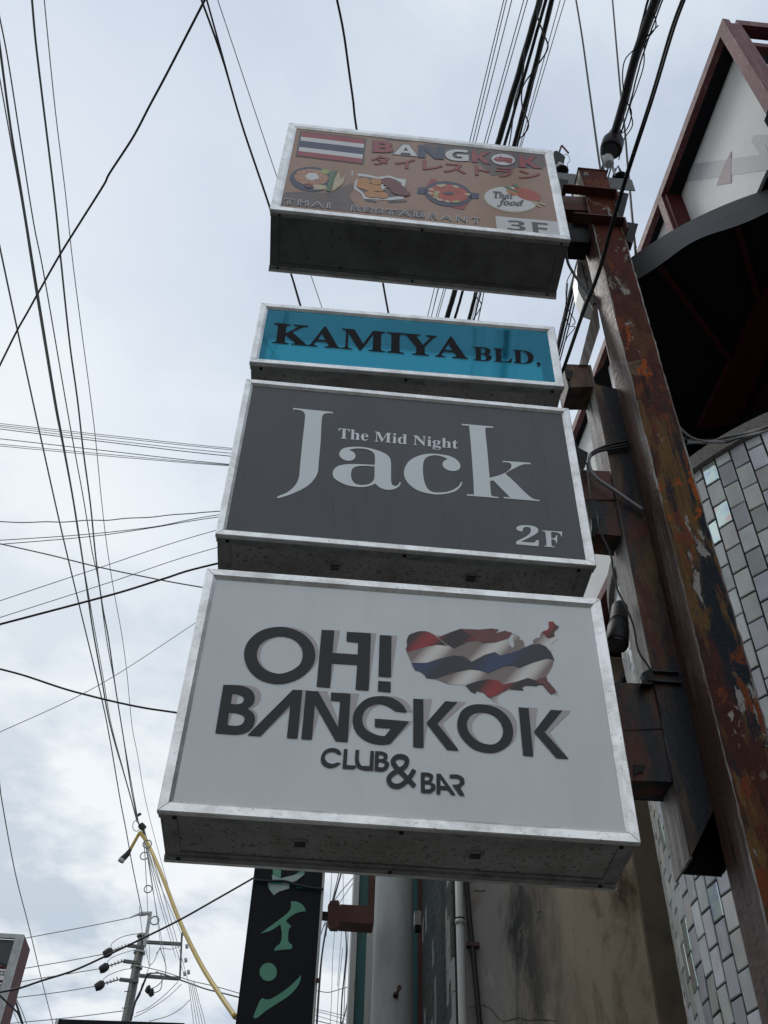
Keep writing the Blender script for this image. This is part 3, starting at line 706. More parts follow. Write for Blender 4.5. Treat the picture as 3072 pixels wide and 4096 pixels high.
# ---- sign 1: brown "BANGKOK / THAI RESTAURANT 3F"
r1_, pan1, tf1, P1, bx1 = sign_box(S1, 0.4018, 'sign_box', 'brown picture sign box of BANGKOK THAI RESTAURANT 3F, topmost of the stack', 0.054, 'casing_dark', M['panel_brown'], 0.013, GS)
F = crop(1100, 500, 0.36166); G = crop(1650, 560, 0.36166)
def pp(name, mm, fn, pts, layer, sm=False, holes=()):
    put(pan1, name, M[mm], [(outline(fn(*pts), sm), [outline(fn(*h), sm) for h in holes], 0)], tf1(layer))
def ell(cx, cy, rx, ry, rot=0.0, n=28, jit=0.0):
    o = []
    for k in range(n):
        a = 2*math.pi*k/n; s_ = 1+random.uniform(-jit, jit); x_, y_ = rx*math.cos(a)*s_, ry*math.sin(a)*s_
        o.append((cx+x_*math.cos(rot)-y_*math.sin(rot), cy+x_*math.sin(rot)+y_*math.cos(rot)))
    return o
pp('brush_smear', 'pbrown2', F, [(62, 882), (100, 745), (250, 738), (420, 745), (560, 750), (700, 705), (860, 640), (870, 720), (825, 760), (850, 830), (900, 890), (1040, 930), (1300, 935), (1659, 950), (1659, 1040), (1200, 985), (600, 935)], 1)
pp('brush_smear', 'pbrown2', G, [(60, 75), (150, 45), (300, 42), (700, 82), (1100, 118), (1450, 152), (1475, 290), (1400, 320), (1150, 300), (1090, 350), (1000, 380), (880, 400), (820, 340), (740, 260), (600, 200), (360, 190), (100, 110)], 1)
pp('brush_smear', 'pbrown2', F, [(1180, 130), (1300, 135), (1540, 165), (1450, 185), (1250, 170)], 1)
fq = F((280, 65), (1010, 148), (980, 438), (230, 345))
def fqi(a, b):
    return tuple((1-b)*((1-a)*fq[0][i]+a*fq[1][i])+b*((1-a)*fq[3][i]+a*fq[2][i]) for i in (0, 1))
put(pan1, 'flag_border', M['pdark'], [([fqi(0, 0), fqi(1, 0), fqi(1, 1), fqi(0, 1)], [], 0)], tf1(2))
for a, b, mm in ((0.04, 0.22, 'pred'), (0.22, 0.37, 'pwhite'), (0.37, 0.62, 'pblue'), (0.62, 0.78, 'pwhite'), (0.78, 0.96, 'pred')):
    put(pan1, 'flag_stripe', M[mm], [([fqi(0.025, a), fqi(0.975, a), fqi(0.975, b), fqi(0.025, b)], [], 0)], tf1(3))
BK = [('B', 'pred', F((1095, 178), (1285, 190), (1300, 305), (1088, 296))), ('A', 'pwhite', F((1335, 208), (1565, 228), (1572, 345), (1315, 322))),
      ('N', 'pblue', G((80, 60), (332, 82), (330, 208), (75, 188))), ('G', 'pwhite', G((365, 98), (615, 112), (618, 234), (370, 222))),
      ('K', 'pred', G((660, 122), (840, 138), (852, 260), (663, 240))), ('K', 'pred', G((1182, 175), (1355, 190), (1412, 312), (1188, 295)))]
BOLD = {'B': '𝗕', 'A': '𝗔', 'N': '𝗡', 'G': '𝗚', 'K': '𝗞'}
for ch, mm, q in BK:
    mb = MB(); text_fit(mb, BOLD[ch], q, tf1(3), offset=0.045); mb.build('letter_edge', M['pdark'], pan1)
    mb = MB(); text_fit(mb, BOLD[ch], q, tf1(4.4), offset=0.012); mb.build('letter', M[mm], pan1)
put(pan1, 'letter_edge', M['pdark'], [(G(*ell(1003, 215, 142, 72, .08)), [], 0)], tf1(3))
put(pan1, 'letter', M['pwhite'], [(G(*ell(1003, 215, 131, 62, .08)), [], 0)], tf1(4))
pp('small_emblem', 'pred', G, [(897, 215), (925, 190), (960, 185), (975, 170), (990, 188), (1040, 195), (1085, 200), (1108, 215), (1100, 245), (1085, 262), (1060, 255), (1010, 240), (960, 240), (925, 232)], 5, True)
put(pan1, 'small_emblem_eye', M['pwhite'], [(G(*ell(943, 204, 7, 5)), [], 0)], tf1(6))
for ch, q in (('タ', F((1068, 325), (1262, 345), (1255, 447), (1075, 433))), ('イ', F((1335, 362), (1545, 378), (1540, 484), (1335, 468))),
              ('レ', G((118, 225), (328, 245), (325, 333), (118, 325))), ('ス', G((355, 255), (570, 270), (588, 370), (350, 350))),
              ('ト', G((695, 282), (850, 292), (845, 392), (697, 385))), ('ラ', G((920, 300), (1105, 315), (1100, 415), (930, 402))),
              ('ン', G((1180, 335), (1405, 352), (1405, 430), (1183, 418)))):
    mb = MB(); text_fit(mb, ch, q, tf1(3), offset=0.03); mb.build('kana_edge', M['pdark'], pan1)
    mb = MB(); text_fit(mb, ch, q, tf1(4.4), offset=0.014); mb.build('kana', M['pred'], pan1)
tq = [F((112, 812))[0], G((752, 868))[0], G((745, 925))[0], F((105, 868))[0]]
mb = MB(); text_fit(mb, 'THAI  RESTAURANT', tq, tf1(3), offset=0.05, spacing=1.55); mb.build('lettering_outline', M['pwhite'], pan1)
mb = MB(); text_fit(mb, 'THAI  RESTAURANT', tq, tf1(4.4), offset=0.008, spacing=1.55); mb.build('lettering', M['pdark'], pan1)
pp('floor_plate', 'pwhite', G, [(916, 840), (1602, 902), (1640, 1060), (935, 1000)], 2)
mb = MB(); text_fit(mb, '𝟯', G((1048, 883), (1245, 900), (1255, 1010), (1052, 992)), tf1(3)); text_fit(mb, '𝗙', G((1318, 905), (1495, 920), (1500, 1045), (1335, 1030)), tf1(3))
mb.build('floor_number', M['pdark'], pan1)
# noodle plate
put(pan1, 'dish_rim', M['pblue'], [(F(*ell(405, 600, 243, 138, .06)), [], 0)], tf1(2))
put(pan1, 'noodles', M['pnoodle'], [(F(*ell(402, 578, 193, 92, .06, jit=.03)), [], 0)], tf1(3))
put(pan1, 'sprouts', M['pwhite'], [(F(*ell(410, 568, 78, 38, .1, jit=.15)), [], 0)], tf1(4))
put(pan1, 'lime', M['plime'], [(F(*ell(552, 515, 50, 27, .1)), [], 0)], tf1(4))
pp('wedges', 'pcream', F, [(425, 660), (560, 665), (580, 712), (430, 715)], 4)
pp('leaf', 'pgreen', F, [(600, 512), (690, 500), (640, 640), (610, 735), (565, 725), (590, 620)], 5)
pp('leaf_bun', 'pcream', F, [(705, 510), (725, 600), (785, 545), (750, 650), (640, 735), (632, 700), (655, 600)], 5)
put(pan1, 'meat', M['pmaroon'], [(F(*ell(370, 672, 45, 24, .2)), [], 0)], tf1(5))
# fried balls in paper
pp('paper', 'pwhite', F, [(912, 535), (1020, 548), (1140, 575), (1260, 558), (1340, 585), (1450, 602), (1438, 665), (1432, 790), (1420, 818), (1260, 832), (1130, 825), (980, 815), (955, 760), (875, 705), (885, 620), (930, 585)], 2)
pp('paper_inner', 'pbrown2', F, [(935, 560), (1140, 592), (1330, 600), (1400, 640), (1400, 780), (1250, 800), (1010, 790), (970, 740), (905, 690), (915, 620)], 3)
for c_ in ((980, 622, 72, 40), (1120, 625, 66, 34), (960, 665, 62, 38), (1060, 692, 90, 40), (1160, 700, 60, 35), (1070, 765, 78, 36), (1180, 775, 72, 36)):
    put(pan1, 'fried_ball', M['porange'], [(F(*ell(*c_, .1)), [], 0)], tf1(4+c_[1]*0.002))
for c_ in ((1260, 630, 85, 48), (1310, 665, 95, 45), (1360, 700, 100, 42), (1390, 740, 110, 38)):
    put(pan1, 'sausage', M['pmaroon'], [(F(*ell(*c_, .18)), [], 0)], tf1(6+c_[1]*0.002))
pp('garnish', 'pwhite', F, [(1170, 660), (1210, 650), (1190, 672), (1240, 690), (1195, 700), (1240, 715), (1180, 712)], 8)
pp('brush_smear', 'pdark', F, [(985, 822), (1060, 830), (1130, 845), (1110, 855), (1010, 842)], 2)
pp('brush_smear', 'pdark', F, [(1240, 835), (1460, 832), (1450, 850), (1260, 862)], 2)
pp('steam_mark', 'pwhite', F, [(850, 505), (872, 515), (855, 530), (868, 545), (850, 562), (840, 545), (855, 530), (842, 518)], 2)
# soup pan
pp('napkin', 'pred', G, [(205, 425), (265, 435), (300, 520), (120, 560)], 2)
pp('napkin', 'pred', G, [(520, 700), (620, 690), (570, 772), (430, 745)], 2)
put(pan1, 'pan_rim', M['pblue'], [(G(*ell(395, 595, 262, 138, .12)), [], 0)], tf1(3))
pp('pan_handle', 'pblue', G, [(58, 525), (150, 520), (150, 600), (50, 590)], 3)
pp('pan_handle', 'pblue', G, [(630, 580), (735, 590), (732, 645), (630, 650)], 3)
put(pan1, 'soup', M['psoup'], [(G(*ell(398, 590, 225, 98, .12)), [], 0)], tf1(4))
for k, c_ in enumerate(((210, 545), (345, 497), (300, 505), (475, 515), (200, 590), (270, 575), (255, 635), (300, 660), (385, 678), (605, 600))):
    put(pan1, 'prawn', M['pcream'], [(G(*ell(c_[0], c_[1], 34, 13, .2, 12, .15)), [], 0)], tf1(5+.05*k))
put(pan1, 'lime', M['plime'], [(G(*ell(262, 600, 30, 22, .5)), [], 0)], tf1(6))
put(pan1, 'lime', M['plime'], [(G(*ell(485, 680, 45, 13, -.05)), [], 0)], tf1(6))
put(pan1, 'herbs', M['pdark'], [(G(*ell(400, 588, 60, 16, .05, 16, .2)), [], 0)], tf1(6))
# plate "Thai food"
put(pan1, 'plate_rim', M['pcream'], [(G(*ell(1085, 660, 300, 142, .12)), [], 0)], tf1(2))
put(pan1, 'plate', M['pwhite'], [(G(*ell(1088, 655, 290, 132, .12)), [], 0)], tf1(3))
pp('lobster', 'psoup', G, [(1120, 540), (1200, 530), (1330, 560), (1410, 605), (1412, 650), (1370, 680), (1270, 665), (1190, 635), (1140, 590)], 4, True)
pp('lemon', 'porange', G, [(1035, 550), (1100, 560), (1160, 590), (1140, 615), (1080, 608)], 4.4, True)
pp('spring_onion', 'pgreen', G, [(1000, 512), (1060, 515), (1180, 575), (1150, 580), (1040, 535)], 5)
pp('spring_onion', 'pgreen', G, [(1100, 475), (1130, 490), (1150, 472), (1180, 522), (1140, 525)], 5)
pp('stalk', 'pcream', G, [(1320, 685), (1350, 680), (1425, 735), (1400, 740)], 4.4)
pp('stalk', 'pcream', G, [(1370, 678), (1480, 712), (1465, 725), (1360, 690)], 4.4)
mb = MB(); text_fit(mb, '𝑻𝒉𝒂𝒊', G((885, 562), (1108, 585), (1105, 652), (905, 638)), tf1(6), offset=0.012); mb.build('lettering', M['pdark'], pan1); mb = MB(); text_fit(mb, '𝒇𝒐𝒐𝒅', G((942, 645), (1230, 665), (1215, 748), (938, 735)), tf1(6), offset=0.012)
mb.build('lettering', M['pdark'], pan1)

# ================================================================== rusty post that carries the signs
PX0, PX1, PY0, PY1 = 1.386, 1.563, 2.90, 3.09
post = thing('steel_post', 'tall rusty square steel post with peeling maroon paint right of the sign boxes', 'post', (1.47, 3.0, 0.12))
ZT = 7.94
def post_seg(x0, x1, y0, y1, z0, z1, mats, name, n=40, wob=0.0015):
    mb = MB()
    for k in range(n):
        za_, zb_ = z0+(z1-z0)*k/n, z0+(z1-z0)*(k+1)/n
        mb.face([(x0, y0, za_), (x1, y0, za_), (x1, y0, zb_), (x0, y0, zb_)], 0)
        mb.face([(x0, y1, za_), (x0, y0, za_), (x0, y0, zb_), (x0, y1, zb_)], 1)
        mb.face([(x1, y0, za_), (x1, y1, za_), (x1, y1, zb_), (x1, y0, zb_)], 0)
        mb.face([(x1, y1, za_), (x0, y1, za_), (x0, y1, zb_), (x1, y1, zb_)], 1)
    mb.face([(x0, y0, z1), (x1, y0, z1), (x1, y1, z1), (x0, y1, z1)], 0)
    mb.face([(x0, y1, z0), (x1, y1, z0), (x1, y0, z0), (x0, y0, z0)], 0)
    return mb.build(name, mats, post)
post_seg(PX0, PX1, PY0, PY1, 0.12, ZT, [M['rust'], M['bark']], 'column')
# raised weld beads down the corners (irregular)
for (cx_, cy_, nm) in ((PX0, PY0, 'corner_bead'), (PX1, PY0, 'corner_bead')):
    mb = MB(); path = []; rs = []
    zz = 2.6
    while zz < 7.9:
        path.append(Vector((cx_+random.uniform(-.002, .002), cy_+random.uniform(-.002, .002), zz))); rs.append(random.uniform(0.0015, 0.0055)); zz += 0.05
    mb.tube(path, rs, 6); mb.build(nm, M['peeled'], post, smooth=True)
mb = MB(); mb.box((PX0-0.006, PY0-0.006, ZT), (PX1+0.006, PY1+0.006, ZT+0.008)); mb.build('cap_plate', M['rust_brown'], post)
# parallel hollow hanger: front plate with slanted cut, left plate, back plate
HX0, HY0, HY1 = 1.267, 3.088, 3.26
hang = thing('hanger_box', 'dark hollow steel hanger with slanted cut ends welded left of the rusty post', 'steel bracket', (1.29, 3.0, 3.1))
zf_top = 1.6+1.375*HY0; zl_low = 1.6+0.530*HY0; zr_low = 1.6+0.59*HY0; zbk = 1.6+0.511*HY1
mb = MB(); mb.prism([(HX0, HY0, zl_low), (PX0-0.001, HY0, zr_low), (PX0-0.001, HY0, zf_top-0.02), (HX0+0.02, HY0, zf_top), (HX0, HY0, zf_top+0.02)], (0, 0.009, 0))
mb.build('front_plate', M['rust_dark'], hang)
mb = MB(); n_ = 30; zt_l = 1.6+1.43*HY0
for k in range(n_):
    a, b = k/n_, (k+1)/n_
    za_, zb_ = zl_low+(zt_l-zl_low)*a, zl_low+(zt_l-zl_low)*b
    mb.hexa([(HX0-0.001, HY0, za_), (HX0+0.008, HY0+0.001, za_), (HX0+0.008, HY1, za_-0.0), (HX0-0.001, HY1, za_), (HX0-0.001, HY0, zb_), (HX0+0.008, HY0+0.001, zb_), (HX0+0.008, HY1, zb_), (HX0-0.001, HY1, zb_)])
mb.build('side_plate', M['peeled'], hang)
mb = MB(); mb.prism([(HX0+0.009, HY1-0.009, zbk), (1.437, HY1-0.009, zbk), (1.437, HY1-0.009, zf_top+0.45), (HX0+0.009, HY1-0.009, zt_l)], (0, 0.008, 0))
mb.build('back_plate', M['black_steel'], hang)  # this and the right plate are black for the shade inside the hanger
mb = MB(); mb.box((1.4372, PY1+0.001, zbk+0.01), (1.445, HY1, zf_top)); mb.build('right_plate', M['black_steel'], hang)
mb = MB(); mb.prism([(PX0, HY0, zr_low-0.02), (1.437, HY0, zr_low+0.05), (1.437, HY0, zf_top), (PX0, HY0, zf_top)], (0, 0.0015, 0)); 
# slanted strut above
T1 = [atY(2373, 1234, HY0), atY(2433, 1204, HY0), atY(2400, 1309, HY0), atY(2352, 1458, HY0), atY(2317, 1458, HY0)]
mb = MB(); mb.prism([Vector((PX0-0.001, HY0, T1[1].z+0.05)), Vector((PX0-0.001, HY0, T1[1].z-0.03)), T1[2], T1[3], T1[4], T1[0], Vector((PX0-0.06, HY0, T1[0].z+0.13))], (0, 0.012, 0))
mb.build('slanted_strut', M['peeled'], hang)
mb = MB(); mb.prism([T1[4]+Vector((0.006, 0.013, 0)), T1[4]+Vector((0.006, HY1-HY0-0.01, 0)), T1[0]+Vector((0.006, HY1-HY0-0.01, 0)), T1[0]+Vector((0.006, 0.013, 0))], (0.01, 0, 0.004))
mb.build('strut_side', M['peeled'], hang)

# ---- beams between the signs and the hanger / post
def beam(name, px, Y, depth, m, label, cat='steel bracket', group='brackets joining the signs to the post', parts=()):
    pts = [atY(x_, y_, Y) for x_, y_ in px]
    cx_ = sum((p.x for p in pts))/len(pts); cz_ = min(p.z for p in pts)
    t_ = thing(name, label, cat, (cx_, Y+depth/2, cz_), group)
    mb = MB(); mb.prism(pts, (0, depth, 0)); mb.build('box_beam', m, t_, bevel=0.003)
    for nm, px2, Y2, d2, m2 in parts:
        mb = MB(); mb.prism([atY(x_, y_, Y2) for x_, y_ in px2], (0, d2, 0)); mb.build(nm, m2, t_)
    return t_
K1 = crop(2150, 500, 0.55576); K2 = crop(2150, 1600, 0.55576); K3 = crop(2150, 2700, 0.63107); KD = crop(2150, 560, 0.24714)
W_ = (1.0, 0)
beam('bracket', K3((470, 50), (742, 60), (805, 340), (540, 348)), 3.10, 0.13, M['rust_dark'], 'upper rust brown box bracket behind the large white sign',
     parts=[('clip', K3((700, -10), (742, -6), (748, 36), (704, 34)), 3.05, 0.05, M['black_steel'])])
beam('bracket', K3((540, 356), (808, 346), (852, 680), (600, 664)), 3.102, 0.13, M['rust_dark'], 'lower dark box bracket beside the bottom right corner of the white sign',
     parts=[('socket', K3((610, 568), (686, 572), (672, 615), (640, 618), (612, 640)), 3.095, 0.006, M['black_steel'])])
beam('bracket', K2((300, 505), (515, 515), (552, 722), (345, 712)), 3.10, 0.13, M['rust_brown'], 'upper red brown box bracket right of the charcoal Jack sign',
     parts=[])
beam('bracket', K2((345, 722), (556, 730), (602, 975), (395, 955)), 3.102, 0.13, M['rust_dark'], 'lower brown box bracket with black clip right of the charcoal sign',
     parts=[('clip', K2((388, 850), (460, 850), (446, 905), (420, 960), (392, 935)), 3.08, 0.02, M['black_steel'])])
beam('bracket', K1((190, 1722), (370, 1730), (400, 1885), (225, 1885)), 3.10, 0.15, M['rust_dark'], 'short dark box bracket right of the blue KAMIYA sign',
     parts=[('clip', K1((192, 1760), (258, 1768), (235, 1830), (205, 1820)), 3.09, 0.009, M['black_steel'])])
s1b = beam('bracket', KD((380, 905), (785, 925), (830, 1150), (430, 1115)), 2.93, 0.18, M['rust_brown'], 'red primed box bracket between the top sign and the post head')
def s1part(nm, px, Y, d, m):
    mb = MB(); mb.prism([atY(x_, y_, Y) for x_, y_ in px], (0, d, 0)); mb.build(nm, m, s1b)
s1part('channel', KD((610, 1145), (838, 1160), (865, 1335), (585, 1300)), 2.94, 0.17, M['rust_brown'])
# flanges that wrap in front of the post head
for q in (((395, 858), (1243, 918), (1240, 948), (395, 890)), ((560, 1318), (1385, 1382), (1382, 1412), (560, 1350))):
    pts = [atY(x_, y_, 2.896) for x_, y_ in KD(*q)]
    mb = MB(); z_ = (pts[0].z+pts[1].z)/2
    mb.box((pts[0].x, 2.838, z_-0.007), (pts[1].x, 2.899, z_)); mb.build('strap_flange', M['rust_brown'], s1b)
    mb = MB(); mb.box((PX1+0.002, 2.838, z_-0.13), (PX1+0.010, 3.1, z_-0.008)); mb.build('strap_side', M['rust_brown'], s1b)
# black block standing for the shaded underside of the sign 1 bracket
pts = [atY(x_, y_, 2.97) for x_, y_ in KD((430, 1330), (900, 1385), (840, 1660), (520, 1640))]
mb = MB(); mb.prism(pts, (0, 0.12, 0)); mb.build('underside_shade_block', M['black_steel'], s1b)
mb = MB(); mb.prism([atY(x_, y_, 2.99) for x_, y_ in KD((345, 620), (505, 650), (460, 860), (390, 860))], (0, 0.06, 0)); mb.build('gusset', M['black_steel'], s1b)
# angle lugs on the far side of the post
for k, q in enumerate((((1265, 760), (1300, 830), (1480, 868), (1350, 1390), (1240, 1180)), ((1405, 1245), (1440, 1325), (1632, 1355), (1540, 1680), (1400, 1600), (1372, 1420)))):
    mb = MB(); mb.prism([atY(x_, y_, 3.02) for x_, y_ in KD(*q)], (0, 0.05, 0))
    mb.build('angle_lug', M['black_steel'], None, label=['upper black steel lug sticking out right of the post head', 'lower black steel lug sticking out right of the post'][k], cat='steel lug', group='black lugs right of the post')

# ---- crossarm with insulators and cable closure on the post head
arm = thing('crossarm', 'galvanised angle crossarm bolted behind the top of the rusty post', 'crossarm', (1.5, 3.12, 7.7))
a0, a1 = atY(2229, 695, 3.11), atY(2526, 724, 3.11); b1 = atY(2518, 765, 3.11)
hh = a1.z-b1.z
mb = MB(); mb.box((a0.x-0.15, 3.10, a1.z-hh), (a1.x, 3.107, a1.z)); mb.build('web', M['galv_dark'], arm)
mb = MB(); mb.box((a0.x-0.15, 3.107, a1.z-0.007), (a1.x+0.004, 3.17, a1.z)); mb.build('flange', M['galv_dark'], arm)
AZ = a1.z
def lathe(mb, c, prof, n=18, ax=Vector((0, 0, 1)), mi=0):
    ax = ax.normalized(); s_ = ax.cross(Vector((0, 1, 0.1))).normalized(); u_ = s_.cross(ax)
    i = len(mb.v)
    for r_, h_ in prof:
        for j in range(n):
            a = 2*math.pi*j/n; mb.v.append(c+ax*h_+s_*(r_*math.cos(a))+u_*(r_*math.sin(a)))
    for k in range(len(prof)-1):
        for j in range(n):
            a = i+k*n+j; b = i+k*n+(j+1) % n; mb.f.append((a, b, b+n, a+n)); mb.m.append(mi)
    mb.f.append(tuple(i+j for j in reversed(range(n)))); mb.m.append(mi)
    mb.f.append(tuple(i+(len(prof)-1)*n+j for j in range(n))); mb.m.append(mi)
# left insulator with clamp
p = atY(2247, 688, 3.13)
ins = thing('insulator', 'black capped insulator with bent hook beside the top sign corner', 'insulator', p)
mb = MB(); lathe(mb, p, [(0.045, 0.0), (0.05, 0.01), (0.02, 0.025)]); mb.build('base_ring', M['black_steel'], ins, smooth=True)
mb = MB(); lathe(mb, p+Vector((-0.01, 0, 0.02)), [(0.02, 0), (0.038, 0.01), (0.034, 0.06), (0.022, 0.1)]); mb.build('porcelain', M['ceramic'], ins, smooth=True)
mb = MB(); mb.prism([atY(x_, y_, 3.10) for x_, y_ in KD((262, 185), (310, 170), (400, 225), (452, 270), (428, 350), (400, 455), (365, 430), (300, 370), (265, 330))], (0, 0.07, 0)); mb.build('clamp', M['black_steel'], ins)
mb = MB(); mb.tube([atY(x_, y_, 3.11) for x_, y_ in KD((350, 200), (388, 95), (395, 90), (500, 212))], 0.007, 8); mb.build('hook', M['rust_brown'], ins)
mb = MB(); mb.tube(smooth3([atY(x_, y_, 3.12) for x_, y_ in KD((425, 232), (480, 240), (520, 300), (515, 355), (490, 375), (485, 530))]), 0.0022, 6); mb.build('tie_wire', M['galv_dark'], ins)
# right insulator
p = atY(2482, 714, 3.13)
ins2 = thing('insulator', 'black based insulator with wing clamp under the cable closure', 'insulator', p)
mb = MB(); lathe(mb, p, [(0.045, 0.0), (0.05, 0.01), (0.02, 0.028)]); mb.build('base_ring', M['black_steel'], ins2, smooth=True)
mb = MB(); mb.tube([atY(x_, y_, 3.12) for x_, y_ in KD((1255, 590), (1215, 430), (1180, 400))], 0.011, 8); mb.build('stem', M['ceramic'], ins2)
mb = MB(); mb.tube([atY(x_, y_, 3.12) for x_, y_ in KD((1225, 600), (1260, 480), (1300, 420), (1340, 500))], 0.008, 8); mb.build('wing', M['black_steel'], ins2)
# cable closure : big black round end
cc_ = atY(2150+1185*.24714, 560+170*.24714, 3.05)
clo = thing('cable_closure', 'round black cable closure hanging on the overhead cable above the post', 'cable closure', cc_)
axd = (ray(2443, 602).normalized()*1.0+(atZ(2605, 0, 8.25)-atZ(2444, 575, 8.25)).normalized()*0.55).normalized()
mb = MB(); lathe(mb, cc_, [(0.055, -0.002), (0.074, 0.0), (0.079, 0.014), (0.079, 0.11), (0.062, 0.14), (0.042, 0.24), (0.02, 0.26)], 24, axd); mb.build('body', M['black_steel'], clo, smooth=True)
mb = MB(); lathe(mb, cc_-axd*0.004, [(0.0, 0), (0.055, 0.0), (0.059, 0.003)], 24, axd); mb.build('end_cap', M['cable'], clo)
c2 = atY(2150+1150*.24714, 560+370*.24714, 3.08)
mb = MB(); lathe(mb, c2, [(0.026, -0.03), (0.036, -0.02), (0.042, 0.05), (0.042, 0.06)], 20); mb.build('cup', M['ceramic'], clo, smooth=True)
mb = MB(); mb.tube(smooth3([atY(x_, y_, 3.03) for x_, y_ in KD((1100, 60), (1035, 150), (1030, 260), (1060, 370), (1075, 480))]), 0.006, 8); mb.build('strap', M['cable'], clo)
# white terminal box behind the post
q = [(2311, 1030), (2325, 1062), (2395, 1110), (2398, 1225), (2340, 1212), (2322, 1180), (2308, 1105)]
q = [(2318, 1022), (2352, 1030), (2392, 1120), (2395, 1228), (2338, 1205), (2316, 1160), (2306, 1090)]
tb = thing('terminal_box', 'white plastic terminal box with two slots behind the rusty post', 'terminal box', atY(2350, 1120, 3.2))
mb = MB(); mb.prism([atY(x_, y_, 3.2) for x_, y_ in q], (0, 0.1, 0)); mb.build('shell', M['white_plastic'], tb, bevel=0.006)
ML = crop(2250, 1050, 0.24858)
mb = MB(); mb.prism([atY(x_, y_, 3.197) for x_, y_ in ML((297, 0), (312, 0), (425, 440), (410, 440))], (0, 0.003, 0)); mb.build('seam', M['black_steel'], tb)
for s_ in (((340, 45), (352, 50), (365, 105), (352, 100)), ((390, 220), (402, 225), (412, 290), (400, 290))):
    mb = MB(); mb.prism([atY(x_, y_, 3.197) for x_, y_ in ML(*s_)], (0, 0.003, 0)); mb.build('slot', M['black_steel'], tb)
# black cylindrical lamp between sign 4 and the hanger
MZ = crop(2300, 2200, 0.27119)
pA, pB, pC = atY(*MZ((665, 800))[0], 3.16), atY(*MZ((575, 1200))[0], 3.10), atY(*MZ((620, 1400))[0], 3.05)
lamp = thing('spotlight', 'black cylindrical spotlight wedged between the white sign and the hanger', 'spotlight', pB)
ax_ = (pA-pC); ln_ = ax_.length
mb = MB(); lathe(mb, pC, [(0.040, 0), (0.045, 0.010), (0.044, ln_*0.38), (0.039, ln_*0.42), (0.034, ln_*0.9), (0.020, ln_)], 26, ax_); mb.build('housing', M['black_steel'], lamp, smooth=True)
mb = MB(); lathe(mb, pC-ax_.normalized()*0.004, [(0.0, 0), (0.034, 0), (0.036, 0.004)], 26, ax_); mb.build('lens', M['darkglass'], lamp)
for k in range(3):
    mb = MB(); lathe(mb, pC+ax_*(0.40+0.05*k), [(0.039, 0), (0.0405, 0.004), (0.039, 0.008)], 26, ax_); mb.build('rib', M['black_steel'], lamp, smooth=True)
# thin drop cable down the hanger
def cable(name, label, pts3, r, m, cat='cable', group=None, n=7, sm=True):
    mb = MB(); mb.tube(smooth3(pts3, 5) if sm else pts3, r, n)
    return mb.build(name, m, None, smooth=True, label=label, cat=cat, group=group)
cable('drop_cable', 'thin black cable hanging down the left face of the hanger', [atY(x_, y_, Y_) for x_, y_, Y_ in
      [(K2((355, 455))[0]+(3.04,)), (K2((370, 560))[0]+(3.04,)), (K2((385, 680))[0]+(3.04,)), (K2((430, 800))[0]+(3.04,)), (K2((450, 930))[0]+(3.04,)), (K2((525, 1110))[0]+(3.05,)), (K2((545, 1230))[0]+(3.06,)), (K2((575, 1360))[0]+(3.06,)), (K2((640, 1500))[0]+(3.05,)), (K2((690, 1620))[0]+(3.05,)), (K2((725, 1800))[0]+(3.05,)), (K2((780, 1890))[0]+(3.06,)), (K2((812, 1940))[0]+(3.065,))]], 0.0042, M['cable'])
jb = thing('junction_box', 'small black junction box strapped to the hanger above the lower bracket', 'junction box', atY(*K2((780, 2000))[0], 3.06))
mb = MB(); mb.prism([atY(x_, y_, 3.055) for x_, y_ in K2((752, 1965), (800, 1938), (828, 1925), (835, 2040), (800, 2045), (745, 2043), (768, 2000))], (0, 0.030, 0)); mb.build('shell', M['black_steel'], jb)
for q in (((828, 1938), (1020, 1948), (1022, 1960), (828, 1950)), ((838, 2005), (1040, 2020), (1042, 2036), (838, 2020))):
    mb = MB(); mb.prism([atY(x_, y_, 3.070) for x_, y_ in K2(*q)], (0, 0.014, 0)); mb.build('strap', M['cable'], jb)
# grey cables looping from the Jack sign round the hanger
for k, (pts, r_, m_, lb) in enumerate((
    (((370, 405), (400, 375), (480, 335), (560, 312), (648, 298)), 0.007, 'cable', 'black cable bundle looping from the Jack sign over the hanger'),
    (((372, 400), (420, 372), (500, 348), (580, 330), (660, 318)), 0.006, 'cable', 'black cable bundle looping from the Jack sign over the hanger'),
    (((375, 410), (440, 372), (520, 358), (600, 345), (665, 335)), 0.006, 'cable', 'black cable bundle looping from the Jack sign over the hanger'),
    (((380, 395), (368, 440), (385, 510), (440, 575), (560, 655), (660, 725), (760, 792)), 0.0095, 'cable_grey', 'thick light grey cable curving across the dark hanger face'))):
    cable('sign_cable', lb, [atY(*K2(p_)[0], 3.068 if k < 3 else 3.06) for p_ in pts], r_, M[m_], group='cables feeding the Jack sign' if k < 3 else None)
mb = MB(); mb.prism([atY(x_, y_, 3.02) for x_, y_ in K2((268, 285), (290, 340), (365, 378), (352, 450), (320, 505), (290, 440), (270, 350))], (0, 0.03, 0))
mb.build('cable_gland', M['black_steel'], None, label='ragged black cable gland at the right edge of the Jack sign', cat='cable gland')
cable('sign_cable', 'dark cable sagging from the top sign corner to the post', [atY(*K1(p_)[0], Y_) for p_, Y_ in (((208, 915), 2.95), ((222, 1000), 2.93), ((280, 1100), 2.9), ((372, 1222), 2.88), ((410, 1290), 2.88))], 0.008, M['cable'])
cable('drop_cable', 'thin black lead pressed along the edge of the hanger corner', [atY(*K1(p_)[0], 3.2) for p_ in ((660, 450), (675, 550), (685, 700), (700, 850), (712, 880))], 0.005, M['cable'])

